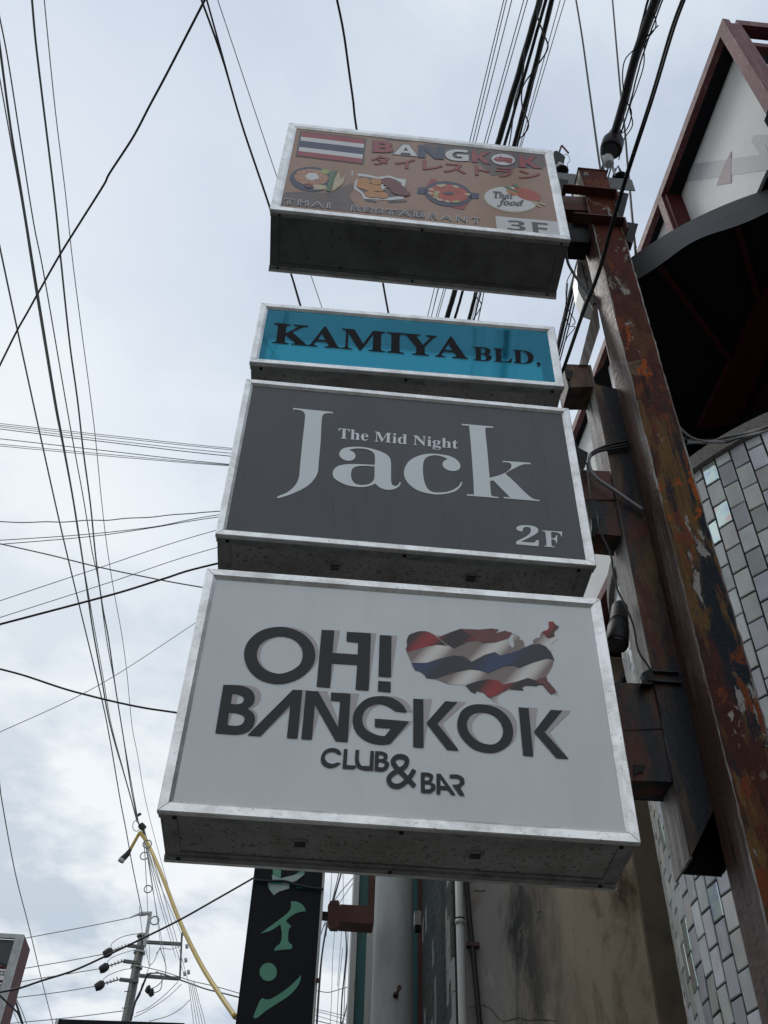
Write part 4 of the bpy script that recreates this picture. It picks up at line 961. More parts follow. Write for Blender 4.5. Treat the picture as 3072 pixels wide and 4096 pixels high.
# ================================================================== right hand building : round corner
CX, CY, RW = 3.27, 4.47, 1.49
ZC = 5.91
def cyl(phi, r, z): return Vector((CX-r*math.cos(phi), CY-r*math.sin(phi), z))   # phi=0 faces the street
rw = thing('tiled_corner_wall', 'rounded corner wall of pearly stack-bond tiles right of the post', 'wall', (CX-RW, CY, 0.12))
mb = MB(); n_ = 60; A0, A1 = math.radians(-80), math.radians(100)
for k in range(n_):
    a, b = A0+(A1-A0)*k/n_, A0+(A1-A0)*(k+1)/n_
    mb.face([cyl(a, RW-0.007, 0.12), cyl(b, RW-0.007, 0.12), cyl(b, RW-0.007, ZC), cyl(a, RW-0.007, ZC)])
mb.build('grout_bed', M['grout'], rw, smooth=True)
mb = MB(); n_ = 60
for k in range(n_):
    a, b = A0+(A1-A0)*k/n_, A0+(A1-A0)*(k+1)/n_
    for r0, r1, z0, z1 in ((RW-0.15, RW+0.035, ZC, ZC+0.10),):
        mb.face([cyl(a, r1, z0), cyl(b, r1, z0), cyl(b, r1, z1), cyl(a, r1, z1)])
        mb.face([cyl(a, r0, z0), cyl(b, r0, z0), cyl(b, r1, z0), cyl(a, r1, z0)])
        mb.face([cyl(a, r0, z1), cyl(b, r0, z1), cyl(b, r1, z1), cyl(a, r1, z1)])
mb.build('coping', M['coping'], rw)
TH, TG = 0.163, 0.0105
DPHI = 0.0625
cand = []
phi = math.radians(-24)
ci = 0
while phi < math.radians(74):
    off = 0.0 if ci % 2 == 0 else 0.5
    zt = ZC - (0.0 if ci % 2 == 0 else 0.0)
    r_ = -off
    k = 0
    while True:
        ztop = ZC - (k-off)*TH
        zbot = ztop-TH+TG
        if zbot < 0.2: break
        zt_ = min(ztop, ZC)
        c_ = cyl(phi+DPHI/2, RW, (zt_+zbot)/2); x_, y_, z_ = proj(c_)
        vis = (2480 < x_ < 3180 and 1500 < y_ < 4180)
        cand.append((vis, z_, phi, zt_, zbot)); k += 1
    phi += DPHI; ci += 1
def tile_mesh(wd, ht, name):
    me = bpy.data.meshes.new(name); a, b, d, ch = wd/2, ht/2, 0.009, 0.0025
    v = [(-a, 0, -b), (a, 0, -b), (a, 0, b), (-a, 0, b), (-a, -d+ch, -b), (a, -d+ch, -b), (a, -d+ch, b), (-a, -d+ch, b),
         (-a+ch*1.6, -d, -b+ch*1.6), (a-ch*1.6, -d, -b+ch*1.6), (a-ch*1.6, -d, b-ch*1.6), (-a+ch*1.6, -d, b-ch*1.6)]
    f = [(0, 1, 5, 4), (1, 2, 6, 5), (2, 3, 7, 6), (3, 0, 4, 7), (4, 5, 9, 8), (5, 6, 10, 9), (6, 7, 11, 10), (7, 4, 8, 11), (8, 9, 10, 11)]
    me.from_pydata(v, [], f); return me
wd = DPHI*RW-TG
tm = {}
vis = sorted([c for c in cand if c[0]], key=lambda c: c[1])
take = set(id(c) for c in vis[:300]); low = MB()
base = root_loc(rw)
for c in cand:
    _, z_, phi, zt_, zb = c
    ctr = cyl(phi+DPHI/2, RW-0.006, (zt_+zb)/2)
    rotz = phi+DPHI/2-math.pi/2 + math.pi/2
    if id(c) in take:
        hgt = zt_-zb
        key = (round(hgt, 4), random.choices(range(6), (8, 7, 5, 4, 1.6, 1.2))[0])
        if key not in tm:
            me = tile_mesh(wd, hgt, 'tile'); me.materials.append(TILES[key[1]]); tm[key] = me
        o = bpy.data.objects.new('tile', tm[key]); COL.objects.link(o); o.parent = rw
        o.location = ctr-base
        ang = math.atan2(-math.sin(phi+DPHI/2), -math.cos(phi+DPHI/2))+math.pi/2    # outward = -Y local
        o.rotation_euler = (random.gauss(0, 0.018), random.gauss(0, 0.003), ang+random.gauss(0, 0.020))
    else:
        nrm = (cyl(phi+DPHI/2, 1, 0)-Vector((CX, CY, 0))); tg = Vector((-nrm.y, nrm.x, 0))
        o_ = ctr-tg*wd/2; hgt = zt_-zb
        low.obox(Vector((o_.x, o_.y, zb)), tg*wd, nrm*0.008, Vector((0, 0, hgt)))
low.build('tile_field', TILES[0], rw, kind='stuff')

# upper floor: dark recess, round canopy, frosted fascia
upper = thing('round_canopy', 'round grey rimmed canopy with a black soffit over the tiled corner', 'canopy', (2.4, 3.4, 7.1))
RC, ZR0, ZR1 = 2.05, 7.10, 7.30
ph0, ph1 = math.radians(31), math.radians(95)
n_ = 48
mb = MB()
for k in range(n_):
    a, b = ph0+(ph1-ph0)*k/n_, ph0+(ph1-ph0)*(k+1)/n_
    wa, wb = 0.012*math.sin(a*23)*1.0, 0.012*math.sin(b*23)
    P_ = lambda t, r, z: cyl(t, r, z)
    zm = ZR0+0.10
    mb.face([P_(a, RC-0.02, zm), P_(b, RC-0.02, zm), P_(b, RC, ZR1), P_(a, RC, ZR1)])
    mb.face([P_(a, RC-0.006, zm-0.012), P_(b, RC-0.006, zm-0.012), P_(b, RC-0.02, zm), P_(a, RC-0.02, zm)])
    mb.face([P_(a, RC-0.03+wa*.5, ZR0+wa), P_(b, RC-0.03+wb*.5, ZR0+wb), P_(b, RC-0.006, zm-0.012), P_(a, RC-0.006, zm-0.012)])
    mb.face([P_(a, RC-0.12, ZR1), P_(b, RC-0.12, ZR1), P_(b, RC, ZR1), P_(a, RC, ZR1)])
mb.build('rim', M['vinyl'], upper, smooth=True)
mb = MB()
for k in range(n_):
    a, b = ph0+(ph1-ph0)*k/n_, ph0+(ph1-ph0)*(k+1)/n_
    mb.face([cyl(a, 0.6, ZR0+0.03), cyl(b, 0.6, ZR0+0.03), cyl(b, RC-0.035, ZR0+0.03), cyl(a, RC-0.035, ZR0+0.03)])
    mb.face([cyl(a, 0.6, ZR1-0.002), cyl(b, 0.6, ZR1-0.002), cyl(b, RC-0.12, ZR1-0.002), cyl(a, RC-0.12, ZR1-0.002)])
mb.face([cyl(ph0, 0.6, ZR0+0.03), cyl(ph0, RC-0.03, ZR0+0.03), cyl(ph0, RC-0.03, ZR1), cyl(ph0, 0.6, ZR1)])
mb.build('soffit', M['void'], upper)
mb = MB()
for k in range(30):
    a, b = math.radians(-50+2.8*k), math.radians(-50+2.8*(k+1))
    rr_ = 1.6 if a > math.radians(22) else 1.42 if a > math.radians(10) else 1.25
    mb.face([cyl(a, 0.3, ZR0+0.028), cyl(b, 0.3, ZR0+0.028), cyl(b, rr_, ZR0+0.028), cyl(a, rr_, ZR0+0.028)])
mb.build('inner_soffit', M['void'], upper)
for k in range(3):
    a = math.radians(44+k*14)
    mb = MB(); mb.bar(cyl(a, 0.7, ZR0+0.0), cyl(a, RC-0.05, ZR0+0.0), 0.035, 0.03); mb.build('rib', M['maroon_dark'], upper)

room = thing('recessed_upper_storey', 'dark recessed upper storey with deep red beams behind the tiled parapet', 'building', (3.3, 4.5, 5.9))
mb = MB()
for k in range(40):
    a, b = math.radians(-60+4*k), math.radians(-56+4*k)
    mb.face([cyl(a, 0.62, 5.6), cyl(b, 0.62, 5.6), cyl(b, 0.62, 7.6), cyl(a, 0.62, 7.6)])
mb.box((3.3, 3.9, 5.6), (3.5, 12, 9.0)); mb.box((2.4, 2.2, 7.5), (5.0, 12.0, 7.55)); mb.box((5.0, -2, 0.1), (5.2, 12.0, 8.5)); mb.box((2.3, 2.25, 7.34), (5, 2.3, 7.5))  # extra black walls and ceiling added to keep light out of the recess
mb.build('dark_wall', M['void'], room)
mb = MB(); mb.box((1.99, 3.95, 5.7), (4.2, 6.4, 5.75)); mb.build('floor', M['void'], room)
zb_ = ZR0-0.02
for q in (((3072, 1139), (3072, 1420), (2950, 1700), (2790, 1720)), ((3072, 1520), (3072, 1620), (3010, 1700), (2985, 1700))):
    p_ = [atZ(x_, y_, zb_) for x_, y_ in q]
    mb = MB(); mb.prism(p_, (0, 0, 0.045)); mb.build('red_beam', M['maroon_dark'], room)

# ---- frosted fascia with maroon frame over the street
FX, FY = 2.226, 2.10
fd = Vector((-0.063, 1, 0)).normalized(); fn_ = Vector((-1, -0.063, 0)).normalized()
def FP(s_, z, o_=0.0): return Vector((FX, FY, 0))+fd*s_+fn_*o_+Vector((0, 0, z))
ZFT, ZFB, FLEN = 8.60, 6.66, 4.2
fas = thing('frosted_fascia', 'maroon steel frame glazed with frosted white sheets above the round canopy', 'fascia', (FX, FY, ZFB))
def fbox(nm, s0, s1, z0, z1, o0, o1, m):
    mb = MB(); mb.hexa([FP(s0, z0, o1), FP(s1, z0, o1), FP(s1, z0, o0), FP(s0, z0, o0), FP(s0, z1, o1), FP(s1, z1, o1), FP(s1, z1, o0), FP(s0, z1, o0)])
    return mb.build(nm, m, fas)
sM = (FP(0, 0)-Vector((FX, FY, 0))).length
# mullion position from the view
pm = atPlane(2635, 770, FP(0, 0), fn_); sm_ = (pm-Vector((FX, FY, pm.z))).dot(fd)
SB = 2.42
fbox('top_rail', 0.0, FLEN, ZFT-0.085, ZFT, -0.045, 0.0, M['maroon'])
fbox('rail_underside', 0.087, sm_-0.013, ZFT-0.084, ZFT-0.002, -0.165, -0.0455, M['void'])  # black strip stands for the shade under the top rail
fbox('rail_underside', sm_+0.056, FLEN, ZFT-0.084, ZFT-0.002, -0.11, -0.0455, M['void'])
fbox('bottom_rail', SB, FLEN, ZFB-0.08, ZFB, -0.10, 0.0, M['maroon'])
fbox('corner_post', 0.0, 0.085, ZR1+0.003, ZFT-0.0855, -0.09, 0.0005, M['maroon'])
fbox('mullion', sm_-0.012, sm_+0.055, ZR1+0.003, ZFT-0.0855, -0.06, -0.001, M['maroon'])
fbox('mullion', sm_+1.25, sm_+1.31, ZFB, ZFT-0.0855, -0.10, -0.001, M['maroon'])
fbox('mullion_shade_strip', sm_-0.045, sm_-0.013, ZR1+0.003, ZFT-0.09, -0.139, -0.02, M['maroon_dark'])  # darker red strip stands for the shade inside the bar
for a, b, zl_ in ((0.086, sm_-0.0135, ZR1+0.003), (sm_+0.056, SB-0.002, ZR1+0.003), (SB, sm_+1.249, ZFB+0.001), (sm_+1.311, FLEN, ZFB+0.001)):
    dd = 0.0 if a < 0.2 else 0.05
    fbox('frosted_sheet', a, b, zl_, ZFT-0.086, -0.145+dd, -0.140+dd, M['fabric'])
    fbox('sheet_backing', a, b, zl_, ZFT-0.086, -0.162+dd, -0.146+dd, M['fabric_grey'])
KF = crop(2500, 50, 0.38415)
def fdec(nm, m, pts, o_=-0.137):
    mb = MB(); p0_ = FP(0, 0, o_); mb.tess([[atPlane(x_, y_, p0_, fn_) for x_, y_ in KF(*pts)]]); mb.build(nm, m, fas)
fdec('beam_shade_band', M['fabric_grey'], [(690, 1580), (1489, 1470), (1489, 1640), (640, 1760)], -0.1375)  # flat grey band painted as the shadow of a beam behind the sheet
fdec('beam_shade_stroke', M['fabric_grey'], [(1340, 1275), (1489, 1275), (1489, 1380), (1460, 1380), (1489, 1450), (1489, 1500), (1405, 1490), (1345, 1385), (1312, 1350)], -0.137)  # grey shape painted as structure shadow showing through the sheet
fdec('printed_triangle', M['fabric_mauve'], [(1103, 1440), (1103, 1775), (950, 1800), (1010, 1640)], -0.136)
0 and fdec('beam_shade_line', M['fabric_grey'], [(1180, 900), (1205, 930), (960, 1480), (935, 1500), (1130, 1020)], -0.1973)
# return of the frame round the corner
def rbox(nm, x0, x1, z0, z1, y0, y1, m):
    mb = MB(); mb.box((x0, y0, z0), (x1, y1, z1)); mb.build(nm, m, fas)
rbox('return_rail', FX+0.09, FX+2.6, ZFT-0.085, ZFT, FY-0.0, FY+0.08, M['maroon'])
rbox('corner_post_face', FX+0.002, FX+0.10, ZR1+0.003, ZFT-0.0857, FY-0.004, FY-0.0, M['maroon'])
rbox('return_rail', FX+0.10, FX+2.6, ZFT-0.30, ZFT-0.24, FY+0.05, FY+0.10, M['maroon'])
rbox('return_panel', FX+0.10, FX+2.6, ZR1+0.003, ZFT-0.40, FY+0.12, FY+0.13, M['fabric'])
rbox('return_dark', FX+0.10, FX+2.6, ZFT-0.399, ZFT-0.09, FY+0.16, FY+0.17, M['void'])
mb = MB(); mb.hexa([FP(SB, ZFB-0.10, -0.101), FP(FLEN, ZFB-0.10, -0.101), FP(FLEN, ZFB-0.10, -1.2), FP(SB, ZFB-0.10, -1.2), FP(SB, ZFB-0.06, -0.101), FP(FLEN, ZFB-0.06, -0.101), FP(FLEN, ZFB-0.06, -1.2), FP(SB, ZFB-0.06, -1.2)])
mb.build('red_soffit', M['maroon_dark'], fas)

# cable bundle along the coping
for k in range(7):
    pts = []
    for i_, (x_, y_) in enumerate(((2735, 1762), (2760, 1765), (2830, 1768), (2900, 1763), (2980, 1738), (3072, 1706), (3180, 1668))):
        Y_ = 3.13+0.03*k*0 if i_ == 0 else None
        yy = y_+random.uniform(-9, 9)+(k-3)*2.0
        tgt = {0: 3.10, 1: 3.10, 2: 3.1, 3: 3.06, 4: 2.98, 5: 2.85, 6: 2.75}[i_]
        pts.append(atY(x_, yy, tgt))
    cable('wall_cable', 'one of the black cables bundled along the stone coping of the tiled wall', pts, random.uniform(0.004, 0.007), M['cable'] if k % 3 else M['cable_grey'], group='cable bundle along the coping')
cable('wall_cable', 'two core grey cable sagging from the post onto the coping', [atY(x_, y_, Y_) for x_, y_, Y_ in ((2707, 1692, 3.05), (2730, 1722, 3.05), (2770, 1752, 3.06), (2830, 1768, 3.08), (2900, 1770, 3.04))], 0.006, M['cable_grey'])
mb = MB(); mb.tube([atY(2731, 1765, 3.02), atY(2742, 1765, 3.02)], 0.022, 12); mb.build('cable_clamp', M['black_steel'], None, label='black round cable clamp on the right edge of the rusty post', cat='clamp')

# ================================================================== neighbour with stained mortar side wall
NY, NX = 6.2, 0.925
nb_ = thing('mortar_building', 'neighbouring building with water stained mortar side wall', 'building', (2.5, NY, 0.12))
mb = MB(); mb.box((NX+0.03, NY, 0.12), (6.0, NY+0.2, 6.55)); mb.build('side_wall', M['mortar'], nb_)
xc = [atY(*K3(q)[0], NY-0.04) for q in ((630, 1250), (775, 2200))]
mb = MB(); mb.hexa([(xc[1].x, NY-0.045, 0.12), (6.0, NY-0.045, 0.12), (6.0, NY-0.001, 0.12), (xc[1].x, NY-0.001, 0.12), (xc[1].x, NY-0.045, 6.5), (6.0, NY-0.045, 6.5), (6.0, NY-0.001, 6.5), (xc[1].x, NY-0.001, 6.5)]); mb.build('wall_pier', M['mortar_dark'], nb_)
mb = MB(); mb.box((NX+0.031, NY+0.2, 0.12), (6, 12.2, 6.5)); mb.build('body', M['wallplain'], nb_)
mb = MB(); mb.box((NX+0.012, NY+0.02, 0.12), (NX+0.03, 12.2, 6.5)); mb.build('street_face', M['grout'], nb_)
mb = MB()
tw, th_ = 0.10, 0.205
y_ = NY+0.03; c_ = 0
while y_ < 11.8:
    z_ = 1.9+(0.1 if c_ % 2 else 0)
    while z_ < 6.3:
        mb.box((NX-0.0, y_, z_), (NX+0.012, y_+tw-0.008, z_+th_-0.008), 1 if (y_ < NY+0.30 and random.random() < 0.5) or random.random() < 0.07 else 0); z_ += th_
    y_ += tw; c_ += 1
mb.build('street_tiles', [M['dark_tile'], M['shiny_tile']], nb_, kind='stuff')
# quoin strip at the corner, crack ridges
mb = MB(); mb.box((NX+0.031, NY-0.012, 0.12), (NX+0.085, NY-0.001, 6.5)); mb.build('corner_strip', M['mortar'], nb_)
C4 = crop(900, 3400, 0.84388)
for pts in (((1142, 737), (1170, 742), (1200, 736), (1240, 738), (1270, 762), (1290, 790), (1320, 815), (1360, 800), (1395, 788), (1430, 808), (1480, 800), (1540, 805), (1600, 822)), ((1390, 440), (1400, 410), (1395, 380), (1410, 360)), ((1475, 345), (1490, 310), (1480, 295), (1500, 285)), ((1180, 190), (1220, 195), (1250, 190))):
    p3_ = []
    for a, b in zip(pts, pts[1:]):
        for t in range(3): p3_.append(atY(*C4((a[0]+(b[0]-a[0])*t/3+random.uniform(-3, 3), a[1]+(b[1]-a[1])*t/3+random.uniform(-3, 3)))[0], NY-0.001))
    mb = MB(); mb.tube(p3_, [random.uniform(0.002, 0.007) for _ in p3_], 5); mb.build('crack_ridge', M['coping'], nb_)
# drain pipe and lead
p0_, p1_ = atY(*C4((1103, 160))[0], NY-0.06), atY(*C4((1128, 825))[0], NY-0.06)
dp = thing('drain_pipe', 'pale pvc drain pipe running down the mortar wall corner', 'pipe', (p1_.x, NY-0.06, 0.12))
mb = MB(); mb.tube([(p1_.x, NY-0.06, 0.12), (p1_.x, NY-0.06, 6.4)], 0.026, 16); mb.build('pipe', M['pvc'], dp, smooth=True)
pj = atY(*C4((1115, 332))[0], NY-0.06)
mb = MB(); mb.tube([(p1_.x, NY-0.06, pj.z-0.03), (p1_.x, NY-0.06, pj.z+0.0)], 0.031, 16); mb.build('pipe_socket', M['pvc'], dp, smooth=True)
mb = MB(); mb.tube([(p1_.x, NY-0.06, pj.z+0.001), (p1_.x, NY-0.06, pj.z+0.009)], 0.032, 16); mb.build('seal_ring', M['black_steel'], dp)
cable('wall_cable', 'thick black lead descending the mortar wall right of the drain pipe', [atY(*C4(q)[0], NY-0.03) for q in ((1140, 100), (1147, 180), (1162, 350), (1178, 500), (1192, 650), (1208, 825), (1216, 940))], 0.016, M['cable'])
mb = MB(); q = atY(*C4((1176, 452))[0], NY-0.03); mb.box((q.x-0.04, NY-0.05, q.z-0.01), (q.x+0.04, NY-0.002, q.z+0.012)); mb.build('pipe_clip', M['rust_brown'], None, label='small rusty clip holding the black lead on the mortar wall', cat='clip')

# ================================================================== concrete utility pole
PYc = 7.0
pl, pr_ = atY(*C4((700, 480))[0], PYc), atY(*C4((893, 480))[0], PYc)
pcx, prad = (pl.x+pr_.x)/2, (pr_.x-pl.x)/2
up_ = thing('utility_pole', 'thick grey concrete utility pole beside the green lettered sign', 'utility pole', (pcx, PYc, 0.12))
mb = MB(); mb.tube([(pcx, PYc, 0.12), (pcx, PYc, 3.5), (pcx, PYc, 6.0), (pcx, PYc, 9.75)], [prad*1.05, prad*1.0, prad*.96, prad*.88], 36); mb.build('shaft', M['concrete'], up_, smooth=True)
for q in ((808, 690), (790, 1100)):
    p_ = atY(*C4(q)[0], PYc-prad)
    mb = MB(); mb.tube([p_+Vector((0, 0.02, 0)), p_+Vector((0.012, -0.13, 0.0))], 0.010, 10); mb.build('step_bolt', M['rust_brown'], up_)
    mb = MB(); mb.tube([p_+Vector((0.012, -0.13, 0.0)), p_+Vector((0.013, -0.142, 0.0))], 0.017, 10); mb.build('bolt_head', M['rust_brown'], up_)
    mb = MB(); mb.tube([p_+Vector((0, 0.01, 0)), p_+Vector((0.002, -0.02, 0.0))], 0.018, 10); mb.build('bolt_socket', M['black_steel'], up_)

# teal sign board behind the pole, with white frame and rusty post
YT = 7.9
C5 = crop(1380, 3480, 0.31344)
tl = lambda q, Y=YT: atY(*C5(q)[0], Y)
tsg = thing('teal_signboard', 'tall teal signboard with white edge bars hidden behind the concrete pole', 'sign', tl((500, 1900)))
zt_, zb_ = 6.9, 2.2
xa, xb, xc_, xd = tl((77, 900)).x, tl((150, 900)).x, tl((275, 900)).x, tl((340, 900)).x
xe, xf = tl((975, 900)).x, tl((1020, 900)).x
def vbar(nm, x0, x1, y0, y1, m, par, z0=zb_, z1=zt_):
    mb = MB(); mb.box((x0, y0, z0), (x1, y1, z1)); return mb.build(nm, m, par)
vbar('edge_bar', xa, xb-0.001, YT-0.02, YT+0.2, M['whitebar'], tsg)
vbar('sheet', xb, xe-0.001, YT+0.02, YT+0.1, M['teal'], tsg)
vbar('rusty_bar', xc_, xd+0.03, YT-0.05, YT+0.018, M['whitebar'], tsg, zb_, tl((300, 700)).z)
vbar('rusty_bar', tl((300, 200)).x, tl((372, 200)).x, YT-0.05, YT+0.018, M['rust_brown'], tsg, tl((300, 690)).z, zt_)
vbar('edge_bar', xe, xf, YT-0.05, YT+0.2, M['whitebar'], tsg)
vbar('stay', tl((925, 900)).x, tl((968, 900)).x, YT-0.04, YT+0.0, M['rust_brown'], tsg)
# rusty arm between the lettered sign and the pole
ra_ = thing('rusty_arm', 'rusty steel arm clamping the green lettered sign to the concrete pole', 'steel arm', atY(*C4((600, 350))[0], 6.75))
q = [atY(*C4(p_)[0], 6.75) for p_ in ((545, 272), (702, 275), (702, 362), (545, 355))]
z1_, z0_ = q[0].z, q[3].z
mb = MB(); mb.box((q[0].x, 6.70, z0_), (q[1].x+0.004, 6.85, z1_)); mb.build('tube', M['rust_brown'], ra_)
q2 = [atY(*C4(p_)[0], 6.65) for p_ in ((488, 240), (548, 240), (545, 370), (488, 372))]
mb = MB(); mb.prism([atY(*C4(p_)[0], 6.62) for p_ in ((500, 240), (538, 237), (546, 262), (546, 345), (535, 372), (500, 370), (488, 350), (488, 262))], (0, 0.05, 0)); mb.build('clamp_plate', M['rust_brown'], ra_)
mb = MB(); mb.box((q2[0].x-0.05, 6.64, q2[3].z+0.08), (q2[0].x+0.02, 6.72, q2[0].z-0.08)); mb.build('stub', M['black_steel'], ra_)
mb = MB(); mb.prism([atY(*C5(p_)[0], 7.2) for p_ in ((890, 520), (970, 520), (970, 700), (890, 692))], (0, 0.06, 0)); mb.build('end_block', M['whitebar'], ra_)
mb = MB(); mb.prism([atY(*C5(p_)[0], 7.21) for p_ in ((893, 702), (968, 705), (968, 770), (900, 765))], (0, 0.05, 0)); mb.build('end_foot', M['black_steel'], ra_)

# ---- vertical black sign with green katakana
YS = 6.0
S_TL, S_TR, S_BR, S_BL = [atY(*C4(q)[0], YS) for q in ((140, 100), (465, 128), (414, 825), (52, 825))]
vx0, vx1 = (S_TL.x+S_BL.x)/2, (S_TR.x+S_BR.x)/2
vs_ = thing('vertical_sign', 'tall black sign with green katakana letters below the white sign', 'sign', ((vx0+vx1)/2, YS, 2.0))
ztop_ = 5.15
mb = MB(); mb.box((vx0+0.004, YS, 2.6), (vx1-0.004, YS+0.16, ztop_)); mb.build('sign_face', M['black_sign'], vs_)
mb = MB(); mb.box((vx1-0.003, YS-0.004, 2.6), (vx1+0.012, YS+0.165, ztop_)); mb.build('edge_trim', M['whitebar'], vs_)
mb = MB(); mb.box((vx0-0.002, YS-0.004, 2.6), (vx0+0.003, YS+0.165, ztop_)); mb.build('edge_trim', M['black_steel'], vs_)
def vdec(nm, m, pts, sm=False, d=0.003):
    mb = MB(); mb.tess([[atY(x_, y_, YS-d) for x_, y_ in outline(C4(*pts), sm)]]); mb.build(nm, m, vs_)
vdec('letter', M['green_ink'], [(312, 243, 1), (340, 245), (370, 262), (384, 290, 1), (350, 295), (318, 310), (290, 335), (300, 348), (314, 362, 1), (302, 380), (300, 430), (318, 450, 1), (314, 468), (275, 472), (232, 478, 1), (240, 460), (262, 440), (270, 400), (262, 352, 1), (220, 380), (168, 396, 1), (200, 372), (250, 335), (295, 300), (312, 275)])
vdec('letter', M['green_ink'], ell(205, 578, 41, 43, 0, 30))
vdec('letter', M['green_ink'], [(361, 592, 1), (355, 625), (330, 665), (290, 700), (240, 732), (190, 765), (160, 790), (142, 799), (134, 790, 1), (150, 750), (165, 715), (178, 702, 1), (196, 708), (225, 702), (290, 660), (340, 615)])
vdec('letter', M['green_ink'], [(226, 60, 1), (268, 60, 1), (264, 140, 1), (310, 125), (350, 105), (388, 80, 1), (370, 118), (320, 150), (300, 180), (262, 192), (232, 216, 1), (212, 190), (203, 160), (225, 135)])
vdec('patch', M['pale_patch'], [(222, 118), (262, 135), (320, 120), (380, 112), (340, 145), (300, 160), (305, 182), (262, 195), (232, 212), (214, 190), (208, 160), (226, 145)], d=0.005)
vdec('tape', M['green_bright'], [(215, 147), (270, 152), (275, 162), (218, 160)], d=0.007)
vdec('tape', M['green_bright'], [(338, 165), (378, 168), (378, 182), (338, 180)], d=0.007)
mb = MB(); mb.tube(smooth3([atY(*C4(q)[0], YS-0.02) for q in ((137, 142), (200, 147), (280, 148), (340, 166), (400, 178), (466, 186))]), 0.008, 6); mb.build('tie_cord', M['cable'], vs_, smooth=True)
mb = MB(); p_ = atY(*C4((438, 622))[0], YS-0.01); mb.tube([p_, p_+Vector((0, -0.02, 0))], 0.012, 8); mb.build('rivet', M['rust_brown'], vs_)

# ---- signboard of a shop across the street, lower left
YL = 13.0
C6 = crop(0, 3700, 0.18083)
L6 = lambda q, Y=YL: atY(*C6(q)[0], Y)
a_, b_ = L6((545, 225)), L6((100, 2190))
sx1 = a_.x; szt = a_.z
ls = thing('shop_sign', 'framed maroon sided shop sign with round orange mark at the lower left corner', 'sign', (sx1-0.6, YL, 3.0))
mb = MB(); mb.box((sx1-1.6, YL+0.02, 3.4), (sx1-0.06, YL+0.10, szt-0.06)); mb.build('sign_face', M['darkmesh'], ls)
mb = MB(); mb.box((sx1-1.6, YL-0.02, szt-0.055), (sx1, YL+0.02, szt)); mb.build('top_trim', M['galv'], ls)
mb = MB(); mb.box((sx1-0.10, YL-0.021, 3.4), (sx1, YL+0.019, szt-0.0555)); mb.build('side_trim', M['galv'], ls)
mb = MB(); mb.box((sx1-0.02, YL+0.020, 3.4), (sx1+0.0, YL+0.45, szt)); mb.build('side_sheet', M['maroon_dark'], ls)
mb = MB(); mb.prism([L6(q, YL-0.0) for q in ((0, 360), (110, 450), (380, 520), (350, 700), (255, 920), (200, 910), (0, 820))], (0, 0.018, 0)); mb.build('sloped_panel', M['darkmesh'], ls)
mb = MB(); mb.prism([L6(q, YL+0.0) for q in ((0, 905), (270, 930), (180, 1290), (0, 1265))], (0, 0.018, 0)); mb.build('maroon_band', M['maroon_dark'], ls)
mb = MB(); mb.prism([L6(q, YL-0.004) for q in ((-200, 960), (215, 985), (160, 1225), (-200, 1200))], (0, 0.003, 0)); mb.build('white_plaque', M['pwhite'], ls)
mb = MB(); text_fit(mb, '円', C6((0, 1010), (165, 1030), (130, 1210), (-30, 1190)), lambda x_, y_: atY(x_, y_, YL-0.006), offset=0.02); mb.build('lettering', M['pdark'], ls)
mb = MB(); mb.prism([L6(q, YL+0.001) for q in ((0, 1270), (185, 1300), (185, 1330), (0, 1310))], (0, 0.016, 0)); mb.build('shelf_trim', M['pwhite'], ls)
mb = MB(); mb.prism([L6(q, YL+0.002) for q in ((-300, 1310), (180, 1335), (0, 2190), (-300, 2190))], (0, 0.015, 0)); mb.build('grey_sheet', M['fabric_mauve'], ls)
mb = MB(); mb.prism([L6(q, YL-0.006) for q in ell(-25, 1625, 55, 50)], (0, 0.003, 0)); mb.build('orange_mark', M['porange'], ls)
# low dark roof sign at the bottom edge
p_, q_ = atY(237, 4076, 11.0), atY(738, 4092, 11.0)
bs = thing('roof_sign', 'black rectangular sign top just entering the bottom edge of the view', 'sign', ((p_.x+q_.x)/2, 11, 2.8))
mb = MB(); mb.hexa([(p_.x, 11, 2.8), (q_.x, 11, 2.8), (q_.x, 11.25, 2.8), (p_.x, 11.25, 2.8), (p_.x, 11, p_.z), (q_.x, 11, q_.z), (q_.x, 11.25, q_.z), (p_.x, 11.25, p_.z)]); mb.build('body', M['black_sign'], bs)
mb = MB(); mb.box((p_.x-0.03, 10.98, 2.8), (p_.x-0.001, 11.26, p_.z)); mb.build('edge_trim', M['pwhite'], bs)

